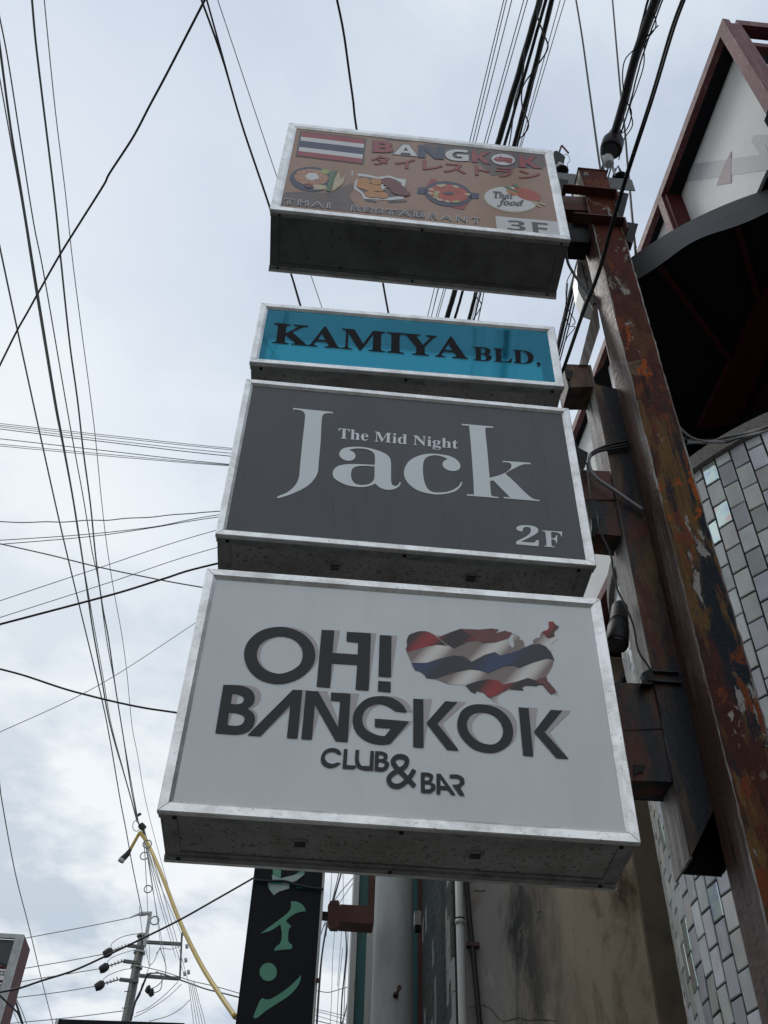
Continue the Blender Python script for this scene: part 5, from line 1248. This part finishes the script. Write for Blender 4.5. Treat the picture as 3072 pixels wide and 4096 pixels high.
# ================================================================== overhead wires
DG = 1.8517
def ext(pts, k=0.8, ends=(1, 1)):
    pts = list(pts)
    if ends[0]: d = pts[0]-pts[1]; pts.insert(0, pts[0]+d.normalized()*k)
    if ends[1]: d = pts[-1]-pts[-2]; pts.append(pts[-1]+d.normalized()*k)
    return pts
def wire(pts, mode, wpx, m, label, name='overhead_wire', ends=(3.0, 0.0), group=None, n=6, cat='wire', wob=0.0, twist=None):
    if mode[0] == 'Z': p3 = [atZ(x, y, mode[1]) for x, y in pts]
    elif mode[0] == 'Y': p3 = [atY(x, y, mode[1]) for x, y in pts]
    else: p3 = [atY(x, y, Yv) for (x, y), Yv in zip(pts, mode[1])]
    dm = sum(proj(p)[2] for p in p3)/len(p3)
    rs0 = wpx*0.5/FPX*(0.88 if m is not CB else 1.0)
    sp = smooth3(p3, 8)
    if ends[0]: sp = ext(sp, ends[0], (1, 0))
    if ends[1]: sp = ext(sp, ends[1], (0, 1))
    r = rs0*dm
    if mode[0] == 'Z': r = min(r, rs0*max(1.0, sorted(proj(p)[2] for p in p3)[0])*1.6)
    if wob:
        sp = densify(sp, wob*10)
        sp = [p+Vector((random.uniform(-1, 1), random.uniform(-1, 1), random.uniform(-1, 1)))*wob*0.35 for p in sp]
    mb = MB(); mb.tube(sp, r, n)
    return mb.build(name, m, None, smooth=True, label=label, cat=cat, group=group)
CB, CF, CG = M['cable'], M['cable_far'], M['galv']
GL = 'long wires running up the street at the left'
# left group running to the messenger node
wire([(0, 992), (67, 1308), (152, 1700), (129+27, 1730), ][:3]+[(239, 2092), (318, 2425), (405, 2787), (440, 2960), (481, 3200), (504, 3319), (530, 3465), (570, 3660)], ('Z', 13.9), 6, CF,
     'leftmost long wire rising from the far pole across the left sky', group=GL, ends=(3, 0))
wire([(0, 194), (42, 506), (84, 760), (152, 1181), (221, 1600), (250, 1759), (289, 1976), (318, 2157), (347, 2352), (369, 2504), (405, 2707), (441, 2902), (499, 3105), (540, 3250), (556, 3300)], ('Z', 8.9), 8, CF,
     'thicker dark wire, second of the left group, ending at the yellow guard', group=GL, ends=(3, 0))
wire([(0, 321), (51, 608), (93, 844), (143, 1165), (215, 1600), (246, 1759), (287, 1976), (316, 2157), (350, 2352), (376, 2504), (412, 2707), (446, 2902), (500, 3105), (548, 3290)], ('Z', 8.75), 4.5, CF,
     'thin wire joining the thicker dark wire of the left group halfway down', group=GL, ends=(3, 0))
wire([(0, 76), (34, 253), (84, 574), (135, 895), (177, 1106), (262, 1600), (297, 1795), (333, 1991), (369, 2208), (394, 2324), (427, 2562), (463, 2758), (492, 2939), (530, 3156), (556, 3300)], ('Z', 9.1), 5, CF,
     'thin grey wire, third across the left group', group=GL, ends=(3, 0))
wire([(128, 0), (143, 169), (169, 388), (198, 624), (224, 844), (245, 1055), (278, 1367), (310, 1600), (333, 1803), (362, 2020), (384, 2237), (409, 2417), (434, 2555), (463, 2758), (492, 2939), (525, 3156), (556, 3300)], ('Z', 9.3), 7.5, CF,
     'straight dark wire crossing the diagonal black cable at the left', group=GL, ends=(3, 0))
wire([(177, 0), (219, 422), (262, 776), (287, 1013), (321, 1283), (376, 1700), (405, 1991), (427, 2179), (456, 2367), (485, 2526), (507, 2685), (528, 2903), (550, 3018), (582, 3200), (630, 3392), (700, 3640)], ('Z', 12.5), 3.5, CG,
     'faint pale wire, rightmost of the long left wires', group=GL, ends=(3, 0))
wire([(0, 3148), (7, 3200), (40, 3386), (70, 3531), (113, 3697), (166, 3916), (212, 4096)], ('Z', 7.2), 5, CG,
     'pale wire curving down the lower left corner above the shop sign', ends=(1.5, 1.5))
wire([(819, 0), (667, 295), (599, 422), (532, 549), (439, 692), (413, 743), (312, 903), (236, 1025), (152, 1173), (110, 1249), (67, 1325), (0, 1460)], ('Z', 7.6), 8.5, CB,
     'black cable running diagonally from the top edge down to the left edge', ends=(2, 2))
wire([(806, 0), (890, 236), (970, 506), (1076, 819), (1165, 1097), (1203, 1224), (1300, 1540)], ('Z', 8.6), 8, CB,
     'black wire of the pair meeting the top left corner of the top sign, left one', group='pair of black wires behind the top sign', ends=(2, 0.5))
wire([(827, 0), (893, 236), (967, 500), (1072, 812), (1162, 1092), (1200, 1221), (1297, 1540)], ('Z', 8.7), 7, CB,
     'black wire of the pair meeting the top left corner of the top sign, right one', group='pair of black wires behind the top sign', ends=(2, 0.5))
wire([(871, 0), (1105, 700), (1245, 1105), (1287, 1228), (1390, 1530)], ('Z', 9.0), 4, CG, 'thin grey wire passing behind the left edge of the top sign', ends=(2, 0.5))
wire([(1348, 0), (1367, 90), (1380, 167), (1398, 300), (1412, 400), (1426, 515), (1480, 830), (1533, 1139), (1555, 1260), (1590, 1450)], ('Z', 8.3), 9, CB, 'wavy black cable dropping behind the Thai flag of the top sign', ends=(2, 0.3))
# cross street wires on the left (run to the concrete pole)
def xw(pts, wpx, m, label, Y=7.0, group=None, extra=None):
    pts = list(pts)+[extra or (1575, pts[-1][1]+(pts[-1][1]-pts[-2][1])*((1575-pts[-1][0])/(pts[-1][0]-pts[-2][0]))*0.75)]
    wire(pts, ('Y', Y), wpx, m, label, ends=(3, 0), group=group)
GH = 'fan of thin grey wires entering behind the Jack sign'
for k, (ya, ym, yb) in enumerate(((1694, 1743, 1793), (1701, 1750, 1799), (1707, 1762, 1813), (1716, 1771, 1825))):
    xw([(0, ya), (450, ym), (925, yb)], 3.2 if k < 3 else 4.2, CF, 'one of four close grey wires entering behind the upper left of the Jack sign', group=GH, Y=7.0+0.05*k)
for k, (ya, ym, yb) in enumerate(((1755, 1806, 1857), (1777, 1819, 1860), (1784, 1826, 1863))):
    xw([(0, ya), (450, ym), (913, yb)], 3.2 if k else 4, CF, 'one of three grey wires just below the fan by the Jack sign', group='three wires below the fan', Y=7.0-0.05*k)
xw([(0, 2086), (90, 2090), (181, 2087), (260, 2088), (347, 2081), (430, 2081), (506, 2073), (600, 2069), (687, 2059), (780, 2053), (875, 2045)], 5, CF, 'slightly rippled grey wire level with the bottom of the Jack sign')
xw([(0, 2161), (326, 2139), (615, 2107), (875, 2059)], 4, CF, 'upper of two wires meeting at the lower left edge of the Jack sign', group='converging pair left of the Jack sign')
xw([(0, 2177), (362, 2146), (615, 2110), (875, 2068)], 4, CF, 'lower of two wires meeting at the lower left edge of the Jack sign', group='converging pair left of the Jack sign')
wire([(0, 2175), (200, 2220), (398, 2269), (644, 2320), (807, 2349), (1000, 2380)], ('Y', 6.0), 6, CF, 'dark wire sloping down rightward to the corner of the white sign', ends=(3, 0.3))
xw([(0, 2403), (391, 2273), (865, 2121)], 3.6, CF, 'thin wire climbing rightward to the bottom corner of the Jack sign', Y=6.5)
xw([(0, 2470), (434, 2331), (865, 2191)], 3.6, CF, 'second thin wire climbing rightward just above the thick black cable', Y=6.4)
xw([(0, 2497), (449, 2378), (651, 2316), (865, 2255)], 9, CB, 'thick black cable climbing rightward between the Jack sign and the white sign', Y=5.5)
wire([(0, 2928), (391, 2743), (778, 2494), (950, 2380)], ('Y', 9.0), 3.6, CG, 'faint wire climbing steeply to the left frame of the white sign', ends=(3, 0.3))
wire([(0, 2676), (100, 2703), (253, 2754), (360, 2783), (463, 2808), (580, 2832), (702, 2850), (900, 2880)], ('Y', 5.0), 8, CB, 'black cable sagging rightward into the left frame of the white sign', ends=(3, 0.3))
# below: cable to the vertical sign
wire([(1014, 3512), (860, 3600), (716, 3681), (563, 3757), (411, 3830), (290, 3884), (166, 3923), (80, 3952), (0, 3969)], ('Y', 6.0), 8, CB, 'black cable sagging from the vertical sign to the lower left shop sign', ends=(0, 3))
# right overhead bundles
GR = 'thin grey wires beside the thick black cables at the top'
for k, (a, b) in enumerate((((2015, 0), (1879, 565)), ((2026, 0), (1892, 565)), ((2047, 0), (1903, 567)), ((2095, 0), (1938, 567)), ((2110, 0), (1949, 569)), ((2241, 0), (2080, 583)), ((2260, 0), (2086, 583)))):
    sx = (b[0]-a[0])/(b[1]-a[1])
    wire([a, b, (b[0]+sx*(1210-b[1]), 1210), (b[0]+sx*(1850-b[1]), 1850)], ('Z', 9.6+0.05*k), 4 if k < 5 else 3.5, CF, 'one of five thin grey wires left of the thick black cables' if k < 5 else 'one of two thin grey wires right of the thick black cables', ends=(3, 0), group=GR)
for k, (a, b, wp, lb) in enumerate((((2160, 0), (1992, 574), 23, 'thickest black overhead cable above the top sign'), ((2183, 0), (2019, 575), 12, 'middle slim black overhead cable above the top sign'), ((2207, 0), (2057, 579), 17, 'black overhead cable with loose loops above the top sign'), ((2214, 0), (2070, 579), 7, 'slim black wire hugging the looped cable above the top sign'))):
    sx = (b[0]-a[0])/(b[1]-a[1])
    wire([a, ((a[0]+b[0])/2+1, (a[1]+b[1])/2), b, (b[0]+sx*(1210-b[1]), 1210), (b[0]+sx*(1850-b[1]), 1850)], ('Z', 9.4+0.03*k), wp, CB, lb, name='overhead_cable', ends=(3, 0), cat='cable', n=10, wob=0.004)
wire([(2165, 0), (2150, 60), (2172, 130), (2191, 192), (2145, 268), (2100, 330), (2087, 368), (2090, 430), (2114, 498), (2095, 540), (2076, 560), (2060, 640), (2030, 760)], ('Z', 9.3), 6, CB, 'loose black cable winding round the overhead bundle above the top sign', ends=(1, 0))
wire([(2130, 80), (2100, 190), (2092, 290), (2060, 400), (2052, 470), (2040, 560), (2010, 700), (1990, 800)], ('Z', 9.35), 5, CB, 'second loose black lead along the overhead bundle above the top sign', ends=(1, 0))
wire([(1908, 1130), (1903, 1180), (1925, 1215), (1915, 1245), (1890, 1290), (1880, 1400)], ('Z', 9.3), 4.5, CB, 'loose black loop showing between the top sign and the KAMIYA sign', ends=(1, 0))
wire([(1938, 1150), (1930, 1200), (1912, 1290), (1900, 1400)], ('Z', 9.3), 4, CB, 'rightmost thin black lead showing in the gap above the KAMIYA sign', ends=(1, 0))
wire([(2304, 0), (2329, 153), (2352, 322), (2375, 491), (2390, 600), (2403, 690)], ('Y', 3.5), 8.5, CB, 'black cable dropping to the left of the cable closure', ends=(1.5, 0.1))
wire([(2450, 0), (2463, 153), (2482, 368), (2500, 533), (2511, 667), (2520, 767), (2528, 861), (2540, 985)], ('Y', 3.5), 8.5, CB, 'black cable dropping to the right of the cable closure', ends=(1.5, 0.2))
LB = [(2620, 0, 34, 'fat black overhead cable leading down into the round closure', 0), (2592, 0, 9, 'slim black cable on the left of the closure bundle', -8), (2640, 0, 8, 'slim black cable on the right of the closure bundle', 16), (2650, 0, 6, 'slim outer black cable on the right of the closure bundle', 28)]
for k, (x0_, y0_, wp, lb, dx2) in enumerate(LB):
    end = (2444+dx2, 575)
    pts = [(x0_, 0), (2540+dx2*1.0, 230), (2490+dx2, 422), end]
    if k: pts += [(2322+dx2*0.8, 1022), (2239+dx2*0.8, 1361), (2140, 1800)]
    else: pts += [(2425, 620)]
    wire(pts, ('Z', 8.74+0.02*k), wp, CB, lb, name='overhead_cable', ends=(2, 0), cat='cable', n=10, wob=0.003)
wire([(2322, 1022), (2290, 1150), (2239, 1361), (2140, 1800)], ('Z', 8.2), 15, CB, 'black cable run visible left of the post between the two upper signs', name='overhead_cable', ends=(0.6, 0), cat='cable', n=8)
wire([(2618, 60), (2622, 110), (2580, 175), (2575, 260), (2548, 350), (2520, 430), (2530, 500), (2495, 560), (2475, 640)], ('Z', 8.72), 5, CB, 'loose black lead looping right of the fat closure cable', ends=(1, 0))
wire([(2540, 195), (2500, 240), (2490, 310), (2500, 390), (2526, 450), (2505, 520), (2455, 545), (2440, 600)], ('Z', 8.72), 5, CB, 'loose black lead looping left of the fat closure cable', ends=(0.2, 0))
wire([(2267, 1180), (2262, 1250), (2275, 1300), (2300, 1310), (2268, 1350), (2250, 1400)], ('Z', 8.1), 4, CB, 'loose black loop left of the post above the KAMIYA sign', ends=(0.1, 0))
wire([(2292, 1080), (2270, 1120), (2264, 1170), (2270, 1230), (2300, 1285), (2290, 1300)], ('Z', 8.1), 4, CB, 'bowed black lead left of the white terminal box', ends=(0, 0))
for k, dx2 in enumerate((0, 11)):
    wire([(2727+dx2, 0), (2680+dx2, 130), (2600+dx2*.9, 400), (2511+dx2*.8, 675), (2447+dx2*.7, 889), (2391+dx2*.7, 1089), (2329+dx2*.6, 1250), (2258+dx2*.5, 1456), (2230, 1530)], ('YY', (1.25, 1.4, 1.75, 2.1, 2.4, 2.62, 2.78, 2.97, 3.08)), 9.5, CB,
         ['left strand of the twin black cable crossing in front of the post', 'right strand of the twin black cable crossing in front of the post'][k], name='overhead_cable', ends=(1.5, 0), cat='cable', n=8)

# ================================================================== node with yellow cable guard
KY = crop(0, 3200, 0.66305)
Yg = 13.0
yg = thing('cable_guard', 'yellow plastic guard sleeve on the long sloping cable at lower left', 'cable guard', atY(*KY((1080, 720))[0], 11))
gp = [atY(*KY(q)[0], Y_) for q, Y_ in (((845, 195), 13), ((900, 280), 12.8), ((985, 475), 12.2), ((1080, 722), 11.6), ((1200, 970), 11.0), ((1310, 1150), 10.5), ((1420, 1310), 10.0))]
mb = MB(); mb.tube(smooth3(gp, 8), 0.024, 10); mb.build('sleeve', M['yellow'], yg, smooth=True)
mb = MB(); mb.tube(smooth3(gp[-2:]+[atY(*KY((1480, 1400))[0], 9.7)], 4), 0.012, 8); mb.build('inner_cable', M['cable'], yg)
yb_ = thing('cable_guard', 'short yellow guard piece with black plug hanging at the wire joint', 'cable guard', atY(*KY((790, 290))[0], 13))
mb = MB(); mb.tube([atY(*KY(q)[0], 13) for q in ((842, 198), (785, 300))], 0.022, 8); mb.build('sleeve', M['yellow'], yb_)
mb = MB(); mb.tube([atY(*KY(q)[0], 13) for q in ((787, 297), (770, 325), (735, 360))], [0.022, 0.036, 0.042], 10); mb.build('plug', M['cable'], yb_)
mb = MB(); mb.tube([atY(*KY(q)[0], 13) for q in ((737, 357), (728, 372))], 0.044, 10); mb.build('plug_end', M['ceramic'], yb_)
jn = thing('wire_joint', 'small dark wire joint and clip above the yellow guard', 'wire joint', atY(*KY((858, 165))[0], 13))
mb = MB(); mb.tube([atY(*KY(q)[0], 13) for q in ((848, 150), (868, 172))], 0.045, 8); mb.build('clip', M['cable'], jn)
mb = MB(); mb.tube([atY(*KY(q)[0], 13) for q in ((826, 95), (850, 82))], 0.02, 6); mb.build('pin', M['galv_dark'], jn)
mb = MB(); mb.tube(smooth3([atY(*KY(q)[0], 13) for q in ((825, 120), (805, 135), (802, 170), (820, 188), (840, 175), (838, 135), (825, 120))]), 0.006, 5); mb.build('loop', M['galv'], jn)
# spiral hanger rings along the fan
for k, q in enumerate(((893, 537), (870, 337), (933, 727), (888, 265))):
    c_ = atY(*KY(q)[0], 13-0.5*k); r_ = 0.05
    mb = MB(); mb.tube([c_+Vector((r_*math.cos(a), 0, r_*math.sin(a))) for a in [2*math.pi*t/16 for t in range(17)]], 0.008, 5)
    mb.build('hanger_ring', M['galv'], None, smooth=True, label=['wire ring on the fan of wires, beside the middle of the yellow guard', 'wire ring on the fan of wires under the wire joint', 'wire ring on the fan of wires near the pole top', 'wire ring just below the yellow guard top'][k], cat='wire ring', group='rings on the fan of wires')
# fan from the joint to the far pole
GF = 'fan of wires from the joint to the far pole'
for k, (e_, m_) in enumerate((((1090, 800), CG), ((1060, 950), CG), ((1105, 1035), CG), ((998, 970), CG), ((905, 1000), CG), ((970, 880), CG), ((1140, 1110), CG))):
    a = KY((858+k*2, 180))[0]; b = KY(e_)[0]
    mid = (a[0]*.5+b[0]*.5-6+2*k, a[1]*.5+b[1]*.5+12)
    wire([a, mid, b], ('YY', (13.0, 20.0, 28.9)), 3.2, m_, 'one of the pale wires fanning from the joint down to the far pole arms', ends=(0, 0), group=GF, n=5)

# ================================================================== far utility pole
YP = 29.0
fp = lambda q, Y=YP: atY(*KY(q)[0], Y)
fpole = thing('utility_pole', 'distant concrete utility pole with three arms and black insulators at lower left', 'utility pole', (fp((800, 1300)).x, YP, 0))
ptop = fp((862, 815)); pbx = fp((785, 1300)).x
mb = MB(); mb.tube([(ptop.x*1.0, YP, 0.0), (ptop.x, YP, ptop.z)], [0.19, 0.115], 20); mb.build('shaft', M['galv_dark'], fpole, smooth=True)
mb = MB(); mb.bar(fp((872, 880), YP-0.16), fp((908, 676), YP-0.16), 0.09, 0.09); mb.build('top_mast', M['galv'], fpole)
for a, b in (((888, 858), (1095, 870)), ((842, 1060), (1080, 1078)), ((770, 878), (860, 888)), ((745, 972), (850, 985)), ((722, 1083), (835, 1095))):
    mb = MB(); mb.bar(fp(a, YP-0.15), fp(b, YP-0.15), 0.08, 0.08); mb.build('arm', M['galv_dark'], fpole)
mb = MB(); mb.bar(fp((1098, 800), YP-0.2), fp((1085, 1080), YP-0.2), 0.05, 0.05); mb.build('riser', M['galv_dark'], fpole)
for q in ((750, 1155), (735, 1255)):
    mb = MB(); mb.tube([fp(q, YP-0.1), fp((q[0]+45, q[1]), YP-0.1)], 0.012, 6); mb.build('step_bolt', M['galv_dark'], fpole)
for q in ((850, 820), (848, 920), (830, 1010)):
    c_ = fp(q); mb = MB(); mb.tube([(ptop.x, YP, c_.z-0.03), (ptop.x, YP, c_.z+0.03)], 0.165, 20); mb.build('band', M['galv'], fpole)
for q in ((1118, 885), (1112, 968), (1105, 1050), (1100, 805), (1128, 1040)):
    mb = MB(); mb.tube([fp(q, YP-0.25), fp((q[0]+18, q[1]-4), YP-0.25)], [0.07, 0.06], 8); mb.build('pin_insulator', M['ceramic'], fpole)
GI = 'black insulator covers left of the far pole'
for k, (q, r_) in enumerate((((655, 920), 0), ((632, 1012), 0), ((605, 1118), 0))):
    p_ = fp(q, YP-0.5); t_ = thing('insulator', ['black insulator cover left of the far pole, uppermost of three', 'black insulator cover left of the far pole, middle of three', 'black insulator cover left of the far pole, lowest of three'][k], 'insulator', p_, GI)
    mb = MB(); mb.tube([fp((q[0]-32, q[1]+16), YP-0.5), fp((q[0]-10, q[1]+6), YP-0.5), fp((q[0]+10, q[1]-8), YP-0.5), fp((q[0]+26, q[1]-14), YP-0.5)], [0.09, 0.115, 0.11, 0.06], 10); mb.build('cover', M['cable'], t_)
    mb = MB(); mb.tube([fp((q[0]-8, q[1]+12), YP-0.5), fp((q[0]-16, q[1]+26), YP-0.5)], 0.05, 8); mb.build('lug', M['cable'], t_)
    for j in range(4):
        a = fp((q[0]+38+j*20, q[1]-14-j*8.5), YP-0.4); b = fp((q[0]+46+j*20, q[1]-17-j*8.5), YP-0.4)
        mb = MB(); mb.tube([a, b], 0.05, 8); mb.build('disc', M['ceramic'], t_)
    e_ = [(770, 878), (745, 972), (722, 1083)][k]
    mb = MB(); mb.tube([fp((q[0]+26, q[1]-12), YP-0.45), fp(e_, YP-0.3)], 0.018, 6); mb.build('link', M['galv_dark'], t_)
for k, q in enumerate(((895, 1143), (915, 1163))):
    mb = MB(); mb.tube([fp((q[0]-12, q[1]-6), YP-.6), fp(q, YP-.6), fp((q[0]+14, q[1]-2), YP-.6)], [0.08, 0.12, 0.07], 8)
    mb.build('splice_cover', M['cable'], None, label=['upper small black splice cover right of the far pole', 'lower small black splice cover right of the far pole'][k], cat='splice cover', group='splice covers by the far pole')
c_ = fp((845, 690), YP-0.2)
mb = MB(); mb.tube([fp((785, 710), YP-0.2), fp((830, 692), YP-0.2), fp((850, 688), YP-0.2), fp((905, 683), YP-0.2)], [0.02, 0.03, 0.07, 0.05], 8); mb.build('strain_insulator', M['ceramic'], None, label='grey strain insulator tied to the top mast of the far pole', cat='insulator')
# wires leaving the far pole
for k, (pts, lb) in enumerate((([(785, 710), (500, 768), (170, 830), (-40, 872)], 'thin wire leaving the top mast of the far pole leftward'),
            ([(622, 930), (400, 972), (120, 1020), (-40, 1045)], 'wire leaving the uppermost black insulator leftward'),
            ([(600, 1018), (350, 1058), (100, 1100), (-40, 1120)], 'wire leaving the middle black insulator leftward'),
            ([(572, 1124), (350, 1160), (100, 1192), (-40, 1210)], 'wire leaving the lowest black insulator leftward'),
            ([(742, 1272), (400, 1315), (30, 1350), (-60, 1358)], 'wire leaving the foot of the far pole leftward'))):
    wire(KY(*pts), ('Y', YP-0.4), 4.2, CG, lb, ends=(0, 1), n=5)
for k, (pts, lb, wp, m_) in enumerate((
    ([(880, 1050), (960, 1045), (1040, 1070), (1140, 1105), (1240, 1140), (1340, 1165), (1440, 1190), (1500, 1200)], 'dark drooping cable from the far pole toward the vertical sign', 7, CF),
    ([(860, 1005), (1000, 1040), (1150, 1090), (1300, 1125), (1440, 1165), (1500, 1180)], 'thin cable above the dark drooping cable right of the far pole', 4, CF),
    ([(890, 1050), (870, 1100), (850, 1150), (825, 1200), (805, 1260), (790, 1330)], 'dark lead twisting down the shaft of the far pole', 9, CB),
    ([(910, 1040), (860, 1110), (845, 1170), (815, 1230), (800, 1300)], 'second dark lead beside the far pole shaft', 5, CB),
    ([(668, 890), (680, 860), (740, 825), (820, 808), (870, 812)], 'grey jumper arching over the uppermost black insulator', 3.6, CG),
    ([(645, 980), (680, 948), (760, 918), (830, 900)], 'grey jumper arching over the middle black insulator', 3.6, CG),
    ([(620, 1085), (660, 1055), (740, 1025), (810, 1015)], 'grey jumper arching over the lowest black insulator', 3.6, CG),
    ([(940, 930), (975, 895), (1030, 900), (1090, 880)], 'jumper drooping below the upper arm of the far pole', 3.6, CG),
    ([(905, 1140), (950, 1120), (990, 1070), (1000, 1000), (965, 890)], 'looped lead hanging between the far pole arms', 4, CF),
    ([(925, 1165), (970, 1140), (975, 1060), (940, 1035)], 'small dark loop beside the splice covers', 4.5, CF),
    ([(1145, 1205), (1100, 1250), (1020, 1300), (900, 1335)], 'pale wire sagging below the far pole to the bottom edge', 3.6, CG),
    ([(1075, 1095), (1000, 1170), (900, 1250), (820, 1285)], 'pale stay from the lower arm to the pole foot', 3.4, CG),
    ([(1095, 1110), (1010, 1190), (890, 1270), (810, 1310)], 'second pale stay from the lower arm to the pole foot', 3.4, CG),
    ([(970, 880), (930, 970), (905, 1000), (880, 1060)], 'short lead from the upper arm toward the pole', 3.4, CG),
    ([(900, 1000), (880, 900), (862, 830), (840, 640)], 'pale wire rising past the top of the far pole', 3.4, CG))):
    wire(KY(*pts), ('Y', YP-0.5-0.03*k), wp, m_, lb, ends=(0, 0), n=5)
for k in range(5):
    wire(KY((1138+k*9, 1100), (1150+k*12, 1200), (1162+k*16, 1300), (1175+k*19, 1400)), ('Y', YP-1), 3, CG, 'one of five pale wires dropping to the bottom edge right of the far pole', ends=(0, 0.5), group='wires dropping right of the far pole', n=5)
wire([(2, 3985), (60, 4040), (75, 4060), (100, 4130)], ('Y', 9.0), 8, CB, 'black cable crossing the corner of the shop sign', ends=(1, 1))
for k, pts in enumerate(([(48, 3970), (60, 4000), (75, 4045), (95, 4110)], [(52, 3972), (72, 4010), (90, 4050), (112, 4110)], [(40, 4010), (60, 4060), (85, 4120)])):
    wire(pts, ('Y', 14.0), (9, 4, 3)[k], (CB, CF, CG)[k], ['twisted dark cable emerging below the shop sign', 'thin dark wire beside the twisted cable under the shop sign', 'pale wire left of the twisted cable under the shop sign'][k], ends=(0.2, 0.6))
# clutter of wires between the vertical sign and the teal board
GW = 'tangle of wires between the vertical sign and the teal board'
spec = [([(545, 130), (525, 200), (490, 330), (462, 480), (448, 640), (436, 825)], 7, CB), ([(535, 130), (515, 215), (480, 360), (455, 520), (440, 700), (432, 830)], 4, CB),
        ([(548, 560), (540, 640), (535, 720), (530, 830)], 3, CF), ([(572, 380), (575, 480), (565, 600), (555, 700), (548, 830)], 6, CB), ([(583, 380), (580, 490), (570, 600), (566, 720), (560, 830)], 4, CF),
        ([(585, 700), (565, 790), (550, 830)], 5, CB), ([(600, 140), (540, 210), (500, 270), (478, 330)], 4, CF), ([(605, 160), (560, 225), (510, 300)], 3.5, CF), ([(442, 668), (490, 675), (545, 660), (592, 648)], 4, CF),
        ([(436, 755), (500, 770), (590, 790)], 3, CG), ([(434, 765), (500, 782), (590, 808)], 3, CG), ([(434, 785), (510, 808), (590, 830)], 3, CG), ([(436, 810), (500, 825), (560, 840)], 4, CF),
        ([(505, 130), (498, 240), (488, 330)], 3, CG), ([(560, 130), (560, 250), (552, 400), (540, 560)], 3, CG), ([(520, 380), (510, 520), (505, 700), (498, 830)], 3, CG)]
for k, (pts, wp, m_) in enumerate(spec):
    wire(C4(*pts), ('Y', 15.0+0.2*k), wp, m_, 'one strand of the wire tangle between the vertical sign and the teal board', ends=(0.3, 0.3), group=GW, n=5)

# ================================================================== unseen plain building row, added to block low sky light
def block(label, x0, x1, y0, y1, h, m, side):
    t_ = thing('sky_blocking_row', label, 'building', ((x0+x1)/2, (y0+y1)/2, 0.0))
    mb = MB(); mb.box((x0, y0, 0.0), (x1, y1, h)); mb.build('wall', m, t_)
    mb = MB(); mb.box((x0-0.08, y0-0.08, h+0.001), (x1+0.08, y1+0.08, h+0.15)); mb.build('roof', M['concrete'], t_)
    xw_ = x1 if side > 0 else x0
    y_ = y0+1.0
    while y_ < y1-1.6:
        for z_ in [q for q in (1.0, 3.6, 6.2) if q+1.5 < h]:
            a, b = (xw_-0.02, xw_+0.03) if side > 0 else (xw_-0.03, xw_+0.02)
            mb = MB(); mb.box((a, y_, z_), (b, y_+1.3, z_+1.3)); f_ = mb.build('window', M['whitebar'], t_)
            a, b = (b, b+0.006) if side > 0 else (a-0.006, a)
            mb = MB(); mb.box((a, y_+0.06, z_+0.06), (b, y_+1.24, z_+1.24)); mb.build('pane', M['darkglass'], f_)
        y_ += 2.6
block('unseen low grey building row added left of the road to block sky light', -11, -5.6, -14, 11, 5.2, M['wallplain'], 1)
